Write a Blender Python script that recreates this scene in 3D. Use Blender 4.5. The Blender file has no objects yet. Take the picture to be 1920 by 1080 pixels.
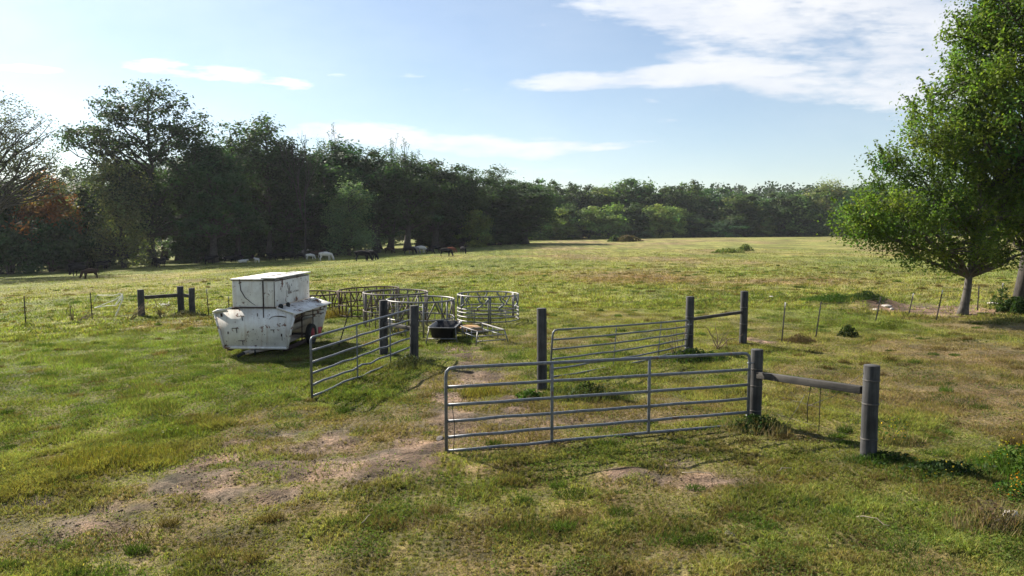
import bpy, math, random
import numpy as np
from mathutils import Vector, Matrix

rng = np.random.default_rng(7)
random.seed(7)
scene = bpy.context.scene
col = scene.collection
PI = math.pi
R = math.radians

# ------------------------------------------------------------------ camera geometry
CAM_H, FPX, PITCH = 3.5, 1350.0, math.atan(112 / 1350.0)
CP, SP = math.cos(PITCH), math.sin(PITCH)

def ray(px, py):
    a, b = (px - 960) / FPX, -(py - 540) / FPX
    return np.array([a, CP + b * SP, -SP + b * CP])

# ------------------------------------------------------------------ noise and terrain
def _hash(ix, iy, seed):
    n = (ix.astype(np.int64) * 374761393 + iy.astype(np.int64) * 668265263 + seed * 1442695041) & 0xFFFFFFFF
    n = ((n ^ (n >> 13)) * 1274126177) & 0xFFFFFFFF
    n = (n ^ (n >> 16)) & 0xFFFF
    return n / 65535.0

def vnoise(x, y, seed=0):
    xi, yi = np.floor(x), np.floor(y)
    fx, fy = x - xi, y - yi
    fx, fy = fx * fx * (3 - 2 * fx), fy * fy * (3 - 2 * fy)
    a, b = _hash(xi, yi, seed), _hash(xi + 1, yi, seed)
    c, d = _hash(xi, yi + 1, seed), _hash(xi + 1, yi + 1, seed)
    return (a * (1 - fx) + b * fx) * (1 - fy) + (c * (1 - fx) + d * fx) * fy

def fbm(x, y, scale, octv=3, seed=0):
    x, y = np.asarray(x, float) / scale, np.asarray(y, float) / scale
    t, amp, tot = 0, 1.0, 0
    for k in range(octv):
        t = t + amp * vnoise(x * 2 ** k + 17.3 * k, y * 2 ** k - 9.1 * k, seed + k)
        tot += amp
        amp *= 0.5
    return t / tot

def sstep(a, b, v):
    t = np.clip((v - a) / (b - a), 0, 1)
    return t * t * (3 - 2 * t)

def gz_base(x, y):
    x, y = np.asarray(x, float), np.asarray(y, float)
    xc = np.maximum(x, -110)
    z = -0.045 * 4 * np.logaddexp(0, (-xc - 3) / 4.0) + 0.0065 * np.clip(x, 0, 140)
    z = z + 0.5 * sstep(60, 180, y) * (fbm(x, y, 70, 2, 5) - 0.5)
    return z

MOUNDS = []                                   # (x, y, rx, ry, h) filled below
def gz(x, y):
    x, y = np.asarray(x, float), np.asarray(y, float)
    d = np.hypot(x, y)
    z = gz_base(x, y)
    z = z + 0.10 * (fbm(x, y, 3.2, 2, 11) - 0.5) + 0.05 * (fbm(x, y, 0.8, 2, 12) - 0.5)
    z = z + 0.22 * sstep(14, 30, d) * (fbm(x, y, 6.0, 2, 14) - 0.5) * (1 - sstep(160, 240, d))
    for (mx, my, rx, ry, h) in MOUNDS:
        r2 = ((x - mx) / rx) ** 2 + ((y - my) / ry) ** 2
        z = z + h * np.exp(-r2)
    return z

def ground_at(px, py):
    d = ray(px, py)
    t = 5.0
    lo, hi = 2.0, 900.0
    ts = np.geomspace(3, 900, 1500)
    P = d[None] * ts[:, None]
    below = (CAM_H + P[:, 2]) < gz_base(P[:, 0], P[:, 1])
    k = int(np.argmax(below)) if below.any() else len(ts) - 1
    t = ts[k]
    return np.array([d[0] * t, d[1] * t, gz(d[0] * t, d[1] * t)])

def at(px, py, Y):
    d = ray(px, py)
    t = Y / d[1]
    return np.array([d[0] * t, Y, CAM_H + d[2] * t])

def xground(px, Y):
    """ground point in the column px at depth Y"""
    X = (px - 960) / FPX * Y * 1.0
    X = X * (1 / (CP)) * CP
    return np.array([X, Y, float(gz(X, Y))])

p_ = ground_at(1600, 572)
MOUNDS.append((p_[0], p_[1], 1.5, 1.3, 0.30))
MOUNDS.append((p_[0] + 1.3, p_[1] + 0.3, 0.7, 0.9, 0.22))

# ------------------------------------------------------------------ mesh helpers
class MB:
    def __init__(s):
        s.v, s.f, s.c, s.n = [], [], [], 0
    def add(s, verts, faces, color=None):
        verts = np.asarray(verts, float).reshape(-1, 3)
        s.v.append(verts)
        for f in faces if isinstance(faces, list) else [faces]:
            f = np.asarray(f, int)
            if f.ndim == 1:
                f = f[None]
            s.f.append(f + s.n)
        if color is None:
            color = np.ones((len(verts), 3)) * 0.5
        color = np.asarray(color, float)
        if color.ndim == 1:
            color = np.repeat(color[None], len(verts), 0)
        s.c.append(color)
        s.n += len(verts)
    def mesh(s, name, smooth=False, colors=False):
        me = bpy.data.meshes.new(name)
        v = np.concatenate(s.v)
        me.vertices.add(len(v))
        me.vertices.foreach_set('co', v.astype(np.float32).ravel())
        starts, loops, pos = [], [], 0
        for f in s.f:
            k = f.shape[1]
            starts.append(pos + np.arange(len(f)) * k)
            loops.append(f.ravel())
            pos += f.size
        loops, starts = np.concatenate(loops), np.concatenate(starts)
        me.loops.add(len(loops))
        me.loops.foreach_set('vertex_index', loops.astype(np.int32))
        me.polygons.add(len(starts))
        me.polygons.foreach_set('loop_start', starts.astype(np.int32))
        if smooth:
            me.polygons.foreach_set('use_smooth', np.ones(len(starts), bool))
        if colors:
            at_ = me.color_attributes.new('Col', 'FLOAT_COLOR', 'POINT')
            c = np.concatenate(s.c)
            c4 = np.concatenate([c, np.ones((len(c), 1))], 1)
            at_.data.foreach_set('color', c4.astype(np.float32).ravel())
        me.update(calc_edges=True)
        return me
    # shapes -----------------------------------------------------
    def tube(s, pts, r, sides=8, caps=True, color=None):
        pts = np.asarray(pts, float)
        n = len(pts)
        r = np.ones(n) * r if np.isscalar(r) else np.asarray(r, float)
        tan = np.gradient(pts, axis=0)
        tan /= np.linalg.norm(tan, axis=1)[:, None] + 1e-9
        ref = np.array([0, 0, 1.0]) if abs(tan[0][2]) < 0.9 else np.array([1.0, 0, 0])
        rings = []
        u = np.cross(ref, tan[0]); u /= np.linalg.norm(u)
        a = np.arange(sides) * 2 * PI / sides
        for k in range(n):
            u = u - tan[k] * np.dot(u, tan[k]); u /= np.linalg.norm(u) + 1e-9
            w = np.cross(tan[k], u)
            rings.append(pts[k] + r[k] * (np.cos(a)[:, None] * u + np.sin(a)[:, None] * w))
        V = np.concatenate(rings)
        i = np.arange(sides); j = (i + 1) % sides
        F = np.concatenate([np.stack([k * sides + i, k * sides + j, (k + 1) * sides + j, (k + 1) * sides + i], 1) for k in range(n - 1)])
        fs = [F]
        if caps:
            fs += [np.arange(sides)[::-1][None], (np.arange(sides) + (n - 1) * sides)[None]]
        s.add(V, fs, color)
    def ring(s, c, rad, r, n=40, sides=6, M=None):
        a = np.linspace(0, 2 * PI, n, endpoint=False)
        i = np.arange(sides); b = i * 2 * PI / sides
        V = []
        for k in range(n):
            e = np.array([math.cos(a[k]), math.sin(a[k]), 0])
            V.append(np.asarray(c) + e * rad + r * (np.cos(b)[:, None] * e + np.sin(b)[:, None] * np.array([0, 0, 1.0])))
        V = np.concatenate(V)
        j = (i + 1) % sides
        F = np.concatenate([np.stack([k * sides + i, ((k + 1) % n) * sides + i, ((k + 1) % n) * sides + j, k * sides + j], 1) for k in range(n)])
        s.add(V, F)
    def box(s, lo, hi, M=None):
        (x0, y0, z0), (x1, y1, z1) = lo, hi
        V = np.array([[x0, y0, z0], [x1, y0, z0], [x1, y1, z0], [x0, y1, z0], [x0, y0, z1], [x1, y0, z1], [x1, y1, z1], [x0, y1, z1]], float)
        if M is not None:
            V = V @ np.asarray(M)[:3, :3].T + np.asarray(M)[:3, 3]
        s.add(V, np.array([[3, 2, 1, 0], [4, 5, 6, 7], [0, 1, 5, 4], [1, 2, 6, 5], [2, 3, 7, 6], [3, 0, 4, 7]]))
    def bar(s, a, b, w, h):
        """rectangular beam from a to b"""
        a, b = np.asarray(a, float), np.asarray(b, float)
        t = b - a; t /= np.linalg.norm(t)
        u = np.cross([0, 0, 1.0], t)
        if np.linalg.norm(u) < 1e-3: u = np.array([1.0, 0, 0])
        u /= np.linalg.norm(u); q = np.cross(t, u)
        V = [p + su * u * w / 2 + sq * q * h / 2 for p in (a, b) for su, sq in ((-1, -1), (1, -1), (1, 1), (-1, 1))]
        s.add(V, np.array([[3, 2, 1, 0], [4, 5, 6, 7], [0, 1, 5, 4], [1, 2, 6, 5], [2, 3, 7, 6], [3, 0, 4, 7]]))
    def plate(s, pts, th):
        """a flat polygon with thickness along its normal"""
        P = np.asarray(pts, float); n = len(P)
        nr = np.cross(P[1] - P[0], P[2] - P[0]); nr /= np.linalg.norm(nr)
        V = np.concatenate([P + nr * th / 2, P - nr * th / 2])
        i = np.arange(n); j = (i + 1) % n
        s.add(V, [np.arange(n)[None], (np.arange(n)[::-1] + n)[None], np.stack([i, i + n, j + n, j], 1)])

def link(name, me, mat, parent=None, loc=None):
    o = bpy.data.objects.new(name, me)
    col.objects.link(o)
    if mat is not None:
        me.materials.append(mat)
    if parent is not None:
        o.parent = parent
    if loc is not None:
        o.location = loc
    return o

def obj(name, mb, mat, parent=None, smooth=False, colors=False, loc=None, bevel=0):
    o = link(name, mb.mesh(name, smooth, colors), mat, parent, loc)
    if bevel:
        m = o.modifiers.new('bevel', 'BEVEL'); m.width = bevel; m.segments = 2; m.limit_method = 'ANGLE'
    return o

def tag(o, label, cat, group=None):
    o['label'] = label; o['category'] = cat
    if group: o['group'] = group
    return o

def thing(name, label, cat, loc=(0, 0, 0), rz=0, group=None):
    o = bpy.data.objects.new(name, None); col.objects.link(o)
    o.location = loc; o.rotation_euler = (0, 0, rz)
    o.empty_display_size = 0.2
    return tag(o, label, cat, group)

def copy_tree(o, parent=None):
    c = o.copy(); col.objects.link(c)
    if parent is not None: c.parent = parent
    for ch in list(o.children): copy_tree(ch, c)
    return c

ORD = 'first second third fourth fifth sixth seventh eighth ninth tenth eleventh twelfth thirteenth fourteenth fifteenth sixteenth seventeenth eighteenth nineteenth twentieth'.split()

# ------------------------------------------------------------------ materials
def new_mat(name):
    m = bpy.data.materials.new(name); m.use_nodes = True
    nt = m.node_tree
    return m, nt, nt.nodes['Principled BSDF'], nt.nodes['Material Output']

def N(nt, typ, **kw):
    n = nt.nodes.new(typ)
    for k, v in kw.items():
        if k.startswith('i_'):
            n.inputs[k[2:].replace('_', ' ')].default_value = v
        else:
            setattr(n, k, v)
    return n

def ramp(nt, fac, stops):
    r = nt.nodes.new('ShaderNodeValToRGB')
    e = r.color_ramp.elements
    while len(e) < len(stops): e.new(0.5)
    for k, (p, c) in enumerate(stops):
        e[k].position = p
        e[k].color = (*c, 1) if len(c) == 3 else c
    nt.links.new(fac, r.inputs[0])
    return r.outputs[0]

def noise(nt, scale, detail=4, rough=0.6, vec=None, out='Fac'):
    n = N(nt, 'ShaderNodeTexNoise'); n.inputs['Scale'].default_value = scale
    n.inputs['Detail'].default_value = detail; n.inputs['Roughness'].default_value = rough
    if vec is not None: nt.links.new(vec, n.inputs['Vector'])
    return n.outputs[out]

def coords(nt, scale=(1, 1, 1), kind='Object'):
    tc = N(nt, 'ShaderNodeTexCoord'); mp = N(nt, 'ShaderNodeMapping')
    mp.inputs['Scale'].default_value = scale
    nt.links.new(tc.outputs[kind], mp.inputs['Vector'])
    return mp.outputs[0]

def mixc(nt, fac, a, b, mode='MIX'):
    m = N(nt, 'ShaderNodeMix', data_type='RGBA', blend_type=mode)
    for sock, v in ((m.inputs[0], fac), (m.inputs[6], a), (m.inputs[7], b)):
        if isinstance(v, (int, float)): sock.default_value = v
        elif isinstance(v, tuple): sock.default_value = (*v, 1)
        else: nt.links.new(v, sock)
    return m.outputs[2]

def bump(nt, b, height, strength=0.3, dist=0.02):
    n = N(nt, 'ShaderNodeBump'); n.inputs['Strength'].default_value = strength; n.inputs['Distance'].default_value = dist
    nt.links.new(height, n.inputs['Height']); nt.links.new(n.outputs[0], b.inputs['Normal'])

def mat_metal(name, c0, c1, rust=(0.14, 0.06, 0.03), rust_at=0.75, metallic=0.55, rough=0.5):
    m, nt, b, _ = new_mat(name)
    v = coords(nt)
    base = ramp(nt, noise(nt, 14, 5, 0.65, v), [(0.3, c0), (0.7, c1)])
    f = ramp(nt, noise(nt, 5, 6, 0.7, v), [(rust_at - 0.08, (0, 0, 0)), (rust_at, (1, 1, 1))])
    nt.links.new(mixc(nt, f, base, rust), b.inputs['Base Color'])
    b.inputs['Metallic'].default_value = metallic; b.inputs['Roughness'].default_value = rough
    bump(nt, b, noise(nt, 40, 3, 0.6, v), 0.15, 0.003)
    return m

def mat_wood(name, c0, c1, axis='z'):
    m, nt, b, _ = new_mat(name)
    sc = (15, 15, 1.1) if axis == 'z' else (1.1, 15, 15)
    v = coords(nt, sc); v2 = coords(nt)
    n = noise(nt, 1, 6, 0.7, v)
    base = ramp(nt, n, [(0.3, c0), (0.52, c1), (0.75, tuple(x * 1.45 for x in c1))])
    dark = ramp(nt, noise(nt, 3, 4, 0.6, v2), [(0.35, (0.45, 0.45, 0.45)), (0.65, (1, 1, 1))])
    nt.links.new(mixc(nt, 1.0, base, dark, 'MULTIPLY'), b.inputs['Base Color'])
    b.inputs['Roughness'].default_value = 0.9
    bump(nt, b, n, 0.7, 0.012)
    return m

def mat_plain(name, c, rough=0.6, metallic=0, nscale=8, var=0.25):
    m, nt, b, _ = new_mat(name)
    base = ramp(nt, noise(nt, nscale, 5, 0.65, coords(nt)), [(0.3, tuple(x * (1 - var) for x in c)), (0.7, tuple(x * (1 + var) for x in c))])
    nt.links.new(base, b.inputs['Base Color'])
    b.inputs['Roughness'].default_value = rough; b.inputs['Metallic'].default_value = metallic
    return m

def mat_leaf(name, gain=(1, 1, 1), trans=0.4, rnd=0.25, spec=0.18):
    """leaf albedo from the per-leaf colour attribute, varied per tree"""
    m, nt, b, out = new_mat(name)
    at_ = N(nt, 'ShaderNodeAttribute', attribute_name='Col')
    oi = N(nt, 'ShaderNodeObjectInfo')
    rv = ramp(nt, oi.outputs['Random'], [(0, tuple(1 - rnd for _ in range(3))), (0.5, (1 + rnd * .35, 1 + rnd * .25, 0.9)), (1, (1 - rnd * .3, 1 + rnd * .3, 1))])
    c = mixc(nt, 1.0, at_.outputs['Color'], rv, 'MULTIPLY')
    c = mixc(nt, 1.0, c, gain, 'MULTIPLY')
    nt.links.new(c, b.inputs['Base Color'])
    b.inputs['Roughness'].default_value = 0.65
    b.inputs['Specular IOR Level'].default_value = spec
    tr = N(nt, 'ShaderNodeBsdfTranslucent')
    nt.links.new(mixc(nt, 1.0, c, (1.12, 1.3, 0.62), 'MULTIPLY'), tr.inputs['Color'])
    ms = N(nt, 'ShaderNodeMixShader'); ms.inputs[0].default_value = trans
    nt.links.new(b.outputs[0], ms.inputs[1]); nt.links.new(tr.outputs[0], ms.inputs[2])
    nt.links.new(ms.outputs[0], out.inputs['Surface'])
    return m

def mat_painted(name):
    """old white paint: chalky, grimy, with rust blooms, drips and chips"""
    m, nt, b, _ = new_mat(name)
    v = coords(nt); vs = coords(nt, (9, 9, 0.9))
    white = ramp(nt, noise(nt, 2.2, 6, 0.6, v), [(0.3, (0.56, 0.53, 0.49)), (0.6, (0.79, 0.77, 0.73))])
    drip = ramp(nt, noise(nt, 1.0, 5, 0.6, vs), [(0.50, (0, 0, 0)), (0.70, (0.40, 0.40, 0.40))])
    c = mixc(nt, drip, white, (0.44, 0.33, 0.24))
    patch = ramp(nt, noise(nt, 3.1, 8, 0.72, v), [(0.582, (0, 0, 0)), (0.608, (1, 1, 1))])
    c = mixc(nt, patch, c, (0.15, 0.058, 0.030))
    chips = ramp(nt, noise(nt, 17, 6, 0.7, v), [(0.655, (0, 0, 0)), (0.67, (1, 1, 1))])
    c = mixc(nt, chips, c, (0.05, 0.035, 0.03))
    nt.links.new(c, b.inputs['Base Color'])
    b.inputs['Roughness'].default_value = 0.55
    bump(nt, b, noise(nt, 2.5, 3, 0.5, v), 0.25, 0.03)
    return m

M = {}
M['galv'] = mat_metal('galvanised_steel', (0.085, 0.095, 0.11), (0.19, 0.205, 0.225), rust_at=0.70, metallic=0.3)
M['galv_bright'] = mat_metal('weathered_silver_steel', (0.11, 0.105, 0.10), (0.26, 0.255, 0.245), rust_at=0.66, metallic=0.2)
M['rust'] = mat_metal('rusty_steel', (0.035, 0.022, 0.016), (0.10, 0.060, 0.042), (0.20, 0.17, 0.15), 0.72, 0.1, 0.85)
M['rust_pale'] = mat_metal('half_rusted_steel', (0.065, 0.055, 0.048), (0.19, 0.175, 0.165), (0.09, 0.05, 0.03), 0.6, 0.2, 0.7)
M['post'] = mat_wood('weathered_post_wood', (0.012, 0.0125, 0.014), (0.058, 0.057, 0.057))
M['rail'] = mat_wood('weathered_rail_wood', (0.016, 0.015, 0.013), (0.055, 0.050, 0.044), 'x')
M['tpost'] = mat_metal('dark_steel_post', (0.010, 0.009, 0.009), (0.028, 0.024, 0.022), (0.06, 0.03, 0.02), 0.68, 0.0, 0.95)
M['tip'] = mat_plain('white_paint', (0.30, 0.30, 0.29))
M['wire'] = mat_metal('fence_wire', (0.06, 0.055, 0.05), (0.14, 0.13, 0.12), metallic=0.3)
M['stick'] = mat_plain('dry_stick', (0.24, 0.20, 0.145), 0.9)
M['paint'] = mat_painted('chipped_white_paint')
M['inner'] = mat_plain('stained_inner_panel', (0.36, 0.30, 0.24), 0.8, 0, 3, 0.3)
M['rustmark'] = mat_plain('dark_rust', (0.05, 0.03, 0.024), 0.9, 0, 20, 0.4)
M['letter'] = mat_plain('faded_lettering', (0.20, 0.16, 0.14), 0.8, 0, 60, 0.6)
M['tyre'] = mat_plain('tyre_rubber', (0.018, 0.018, 0.018), 0.85)
M['red'] = mat_plain('faded_red_paint', (0.38, 0.03, 0.045), 0.6)
M['black_plastic'] = mat_plain('black_poly', (0.012, 0.013, 0.016), 0.38, 0, 4, 0.3)
M['tray'] = mat_plain('rusty_tan_sheet', (0.27, 0.155, 0.06), 0.9, 0, 9, 0.35)
M['twine'] = mat_plain('white_twine', (0.75, 0.74, 0.68), 0.8)
M['bark'] = mat_wood('grey_bark', (0.05, 0.044, 0.038), (0.12, 0.105, 0.09))
M['bark_dark'] = mat_wood('dark_bark', (0.028, 0.024, 0.021), (0.07, 0.06, 0.052))
M['twig'] = mat_plain('grey_twig_bark', (0.055, 0.048, 0.048), 0.9)
M['leaf'] = mat_leaf('green_leaves', trans=0.42, rnd=0.44)
M['leaf_near'] = mat_leaf('near_green_leaves', trans=0.52, rnd=0.05)
M['weed'] = mat_leaf('weed_leaves', trans=0.35, rnd=0.1, spec=0.08)
M['stone'] = mat_plain('pale_stone', (0.42, 0.38, 0.35), 0.9)
M['dung'] = mat_plain('dry_dung', (0.10, 0.085, 0.075), 0.95)
M['dirtpile'] = mat_plain('dry_brown_stalks', (0.13, 0.09, 0.055), 0.95)
def mat_hide(name, c, c2, at0=0.55):
    m, nt, b, _ = new_mat(name)
    f = ramp(nt, noise(nt, 1.6, 3, 0.5, coords(nt)), [(at0, c), (at0 + 0.1, c2)])
    nt.links.new(f, b.inputs['Base Color']); b.inputs['Roughness'].default_value = 0.95; b.inputs['Specular IOR Level'].default_value = 0.08
    return m
M['hide_black'] = mat_hide('black_hide', (0.010, 0.010, 0.012), (0.018, 0.016, 0.018))
M['hide_white'] = mat_hide('cream_hide', (0.62, 0.58, 0.52), (0.50, 0.46, 0.40))
M['hide_brown'] = mat_hide('dark_brown_hide', (0.05, 0.030, 0.022), (0.03, 0.018, 0.014))
M['hide_red'] = mat_hide('red_brown_hide', (0.17, 0.055, 0.032), (0.12, 0.04, 0.025))
M['hide_grey'] = mat_hide('grey_hide', (0.22, 0.20, 0.19), (0.15, 0.135, 0.13))

# ------------------------------------------------------------------ ground colour
PATCH = []
def patch(kind, px, py, rx, ry, s=1.0):
    c = ground_at(px, py)
    Y = c[1]; h = CAM_H - c[2]
    PATCH.append((kind, c[0], c[1], rx / FPX * Y, ry * Y * Y / (h * FPX), s))
for a in [('dirt', 560, 885, 360, 50, .55), ('dirt', 840, 770, 60, 60, .55), ('dirt', 880, 690, 45, 30, .6), ('dirt', 980, 735, 60, 18, .45), ('dirt', 250, 990, 240, 40, .45), ('dirt', 790, 830, 80, 26, .7), ('straw', 880, 740, 120, 90, .8), ('straw', 200, 1010, 330, 60, .5), ('straw', 420, 940, 420, 60, .55), ('straw', 760, 800, 170, 60, .6), ('dirt', 370, 925, 120, 30, 1.0), ('dirt', 480, 895, 90, 22, 0.55), ('dirt', 715, 865, 125, 26, 1.0), ('dirt', 620, 875, 80, 24, 0.8),
          ('dirt', 150, 985, 120, 26, 0.75), ('dirt', 270, 1010, 80, 18, 0.5), ('dirt', 440, 850, 90, 16, 0.45), ('dirt', 600, 825, 110, 20, 0.5),
          ('dirt', 900, 712, 55, 26, 0.8), ('dirt', 860, 660, 45, 16, 0.6), ('dirt', 950, 760, 80, 30, 0.55), ('dirt', 1060, 790, 100, 20, 0.4),
          ('dirt', 1185, 890, 75, 22, 0.85), ('dirt', 1340, 905, 90, 22, 0.75), ('dirt', 1270, 860, 60, 12, 0.4), ('dirt', 20, 950, 50, 18, 0.5),
          ('dirt', 1740, 578, 130, 11, 1.0), ('dirt', 1440, 640, 40, 8, 0.6), ('dirt', 330, 1060, 200, 30, 0.35), ('dirt', 830, 800, 60, 20, 0.5),
          ('straw', 1190, 775, 170, 22, 0.9), ('straw', 1690, 730, 240, 45, 1.0), ('straw', 1800, 660, 160, 40, 0.7), ('straw', 900, 780, 230, 60, 0.8),
          ('straw', 520, 830, 200, 40, 0.6), ('straw', 1850, 790, 120, 40, 0.6), ('straw', 330, 605, 100, 14, 0.6), ('straw', 560, 790, 170, 30, 0.5),
          ('straw', 1850, 610, 120, 12, 0.7), ('straw', 1250, 905, 180, 40, 0.6), ('straw', 700, 1010, 420, 70, 0.30), ('straw', 1200, 1000, 260, 60, 0.25),
          ('straw', 1000, 640, 120, 20, 0.4), ('straw', 1550, 700, 120, 20, 0.5),
          ('red', 1190, 524, 130, 9, 0.9), ('red', 1000, 513, 70, 5, 0.6), ('red', 1350, 545, 90, 7, 0.35), ('red', 830, 512, 120, 6, 0.4), ('red', 1160, 590, 90, 10, 0.4),
          ('yellow', 240, 860, 120, 34, 0.9), ('yellow', 60, 920, 110, 36, 0.8), ('yellow', 420, 800, 120, 20, 0.5), ('yellow', 130, 890, 90, 30, 0.6),
          ('yellow', 730, 690, 60, 14, 0.4), ('yellow', 900, 735, 40, 16, 0.5),
          ('green', 150, 660, 340, 60, 0.8), ('green', 300, 740, 240, 40, 0.45), ('green', 690, 735, 70, 22, 0.9), ('green', 1560, 600, 150, 26, 0.9),
          ('green', 1100, 690, 120, 18, 0.7), ('green', 1500, 930, 130, 30, 0.6), ('green', 1650, 1000, 330, 80, 0.55), ('green', 1120, 830, 60, 14, 0.6),
          ('green', 850, 930, 130, 36, 0.4), ('green', 950, 650, 80, 12, 0.5), ('green', 1500, 510, 260, 12, 0.4), ('green', 1330, 850, 60, 10, 0.5),
          ('green', 760, 1040, 120, 30, 0.35), ('green', 1700, 500, 220, 20, 0.6)]:
    patch(*a)

COL = dict(dirt=(0.205, 0.146, 0.108), straw=(0.220, 0.165, 0.092), red=(0.20, 0.125, 0.06), yellow=(0.24, 0.20, 0.058), green=(0.142, 0.180, 0.043))

def gmask(x, y):
    wx = x + 0.9 * (fbm(x, y, 1.6, 3, 31) - 0.5) + 0.25 * (fbm(x, y, .3, 2, 33) - .5)
    wy = y + 1.6 * (fbm(x, y, 1.6, 3, 32) - 0.5) + 0.4 * (fbm(x, y, .3, 2, 34) - .5)
    out = {k: np.zeros_like(x) for k in COL}
    for (k, cx, cy, rx, ry, s) in PATCH:
        r = np.hypot((wx - cx) / rx, (wy - cy) / ry)
        out[k] = np.maximum(out[k], s * (1 - sstep(0.55, 1.25, r)))
    br = fbm(x, y, 0.45, 3, 41)
    for k in ('dirt', 'straw'):
        out[k] = np.clip(out[k] * (0.62 + 1.35 * sstep(0.3, 0.62, br + 0.35 * (out[k] - 0.5))), 0, 1)
    return out

def gcol(x, y):
    """real colour of the sward at a point of the field"""
    x, y = np.asarray(x, float), np.asarray(y, float)
    d = np.hypot(x, y)
    n1, n2, n3 = fbm(x, y, 9, 3, 51), fbm(x, y, 1.5, 3, 52), fbm(x, y, 34, 2, 53)
    near = 1 - sstep(12, 24, d)
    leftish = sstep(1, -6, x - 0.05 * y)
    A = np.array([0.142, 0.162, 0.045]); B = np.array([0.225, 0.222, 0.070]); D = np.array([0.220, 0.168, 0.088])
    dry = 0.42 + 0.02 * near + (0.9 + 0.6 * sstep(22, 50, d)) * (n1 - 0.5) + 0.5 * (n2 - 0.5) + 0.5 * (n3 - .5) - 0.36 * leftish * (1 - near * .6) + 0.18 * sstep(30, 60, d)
    t = np.clip(dry, 0, 1)[:, None]
    c = np.where(t < 0.5, A + (B - A) * (t * 2), B + (D - B) * (t * 2 - 1))
    m = gmask(x, y)
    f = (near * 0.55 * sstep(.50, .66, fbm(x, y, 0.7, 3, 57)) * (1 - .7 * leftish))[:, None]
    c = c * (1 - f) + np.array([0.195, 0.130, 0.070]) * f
    for k in ('green', 'yellow', 'straw', 'red'):
        f = (m[k] * (0.55 + 0.6 * n2))[:, None].clip(0, 1)
        c = c * (1 - f) + np.array(COL[k]) * f
    c = c * (0.70 + 0.6 * sstep(.25, .75, fbm(x, y, .55, 3, 58)))[:, None]
    f = m['dirt'][:, None]
    cd = np.array(COL['dirt']) * (0.45 + 1.1 * sstep(.2, .8, fbm(x, y, 0.4, 3, 61)))[:, None]
    c2 = c * (1 - f) + cd * f
    return c2, c, m

# ------------------------------------------------------------------ ground sheet
def axis(a, b, step, far, g):
    core = list(np.arange(a, b, step))
    lo, hi, s = [], [], step
    x = a
    s = step
    while x > -far:
        s *= g; x -= s; lo.append(x)
    x = core[-1]; s = step
    while x < far:
        s *= g; x += s; hi.append(x)
    return np.array(lo[::-1] + core + hi)
gx = axis(-13, 13, 0.13, 900, 1.055)
gy = axis(5.5, 30, 0.13, 900, 1.055)
X, Y = np.meshgrid(gx, gy)
Xf, Yf = X.ravel(), Y.ravel()
Z = gz(Xf, Yf)
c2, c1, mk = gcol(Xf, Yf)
nearw = 1 - sstep(22, 36, np.hypot(Xf, Yf))
Z = Z + nearw * (0.075 * (fbm(Xf, Yf, 0.42, 2, 71) - 0.5) * (1 + 0.9 * mk['dirt']))
rut = np.sin((Yf * 0.93 - Xf * 0.35) * 26) * 0.012 * mk['dirt'] * sstep(.45, .6, fbm(Xf, Yf, 1.2, 2, 77))
Z = Z + rut * nearw
nx, ny = len(gx), len(gy)
ii = (np.arange(ny - 1)[:, None] * nx + np.arange(nx - 1)[None]).ravel()
mb = MB()
# under the blades the ground shows thatch and soil
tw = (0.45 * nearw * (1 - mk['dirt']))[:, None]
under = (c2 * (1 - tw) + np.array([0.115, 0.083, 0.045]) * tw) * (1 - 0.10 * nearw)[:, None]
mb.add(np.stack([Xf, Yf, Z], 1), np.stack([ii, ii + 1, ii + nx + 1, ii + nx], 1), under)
m, nt, b, _ = new_mat('pasture')
at_ = N(nt, 'ShaderNodeAttribute', attribute_name='Col')
v = coords(nt)
n_f = noise(nt, 9.0, 6, 0.75, v); n_m = noise(nt, 1.3, 6, 0.72, v); n_l = noise(nt, 0.16, 5, 0.65, v)
f1 = ramp(nt, n_f, [(0.30, (0.55, 0.55, 0.55)), (0.5, (0.95, 0.95, 0.95)), (0.72, (1.4, 1.4, 1.35))])
f2 = ramp(nt, n_m, [(0.32, (0.46, 0.55, 0.55)), (0.5, (1, 1, 1)), (0.66, (1.34, 1.25, 1.15))])
f3 = ramp(nt, n_l, [(0.3, (0.80, 0.90, 0.85)), (0.5, (1, 1, 1)), (0.7, (1.14, 1.06, 1.0))])
n_x = noise(nt, 42.0, 4, 0.8, v)
f0 = ramp(nt, n_x, [(0.34, (0.45, 0.45, 0.45)), (0.5, (0.95, 0.95, 0.95)), (0.66, (1.5, 1.47, 1.4))])
c = mixc(nt, 1.0, at_.outputs['Color'], f1, 'MULTIPLY'); c = mixc(nt, 1.0, c, f0, 'MULTIPLY'); c = mixc(nt, 1.0, c, f2, 'MULTIPLY'); c = mixc(nt, 1.0, c, f3, 'MULTIPLY')
nt.links.new(c, b.inputs['Base Color'])
b.inputs['Roughness'].default_value = 0.95; b.inputs['Specular IOR Level'].default_value = 0.1
ad = N(nt, 'ShaderNodeMath', operation='ADD'); nt.links.new(n_f, ad.inputs[0])
sc_ = N(nt, 'ShaderNodeMath', operation='MULTIPLY'); sc_.inputs[1].default_value = 2.5; nt.links.new(n_m, sc_.inputs[0])
nt.links.new(sc_.outputs[0], ad.inputs[1])
bump(nt, b, ad.outputs[0], 0.8, 0.10)
M['pasture'] = m
go = obj('ground', mb, M['pasture'], smooth=True, colors=True)
go['kind'] = 'structure'

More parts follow.
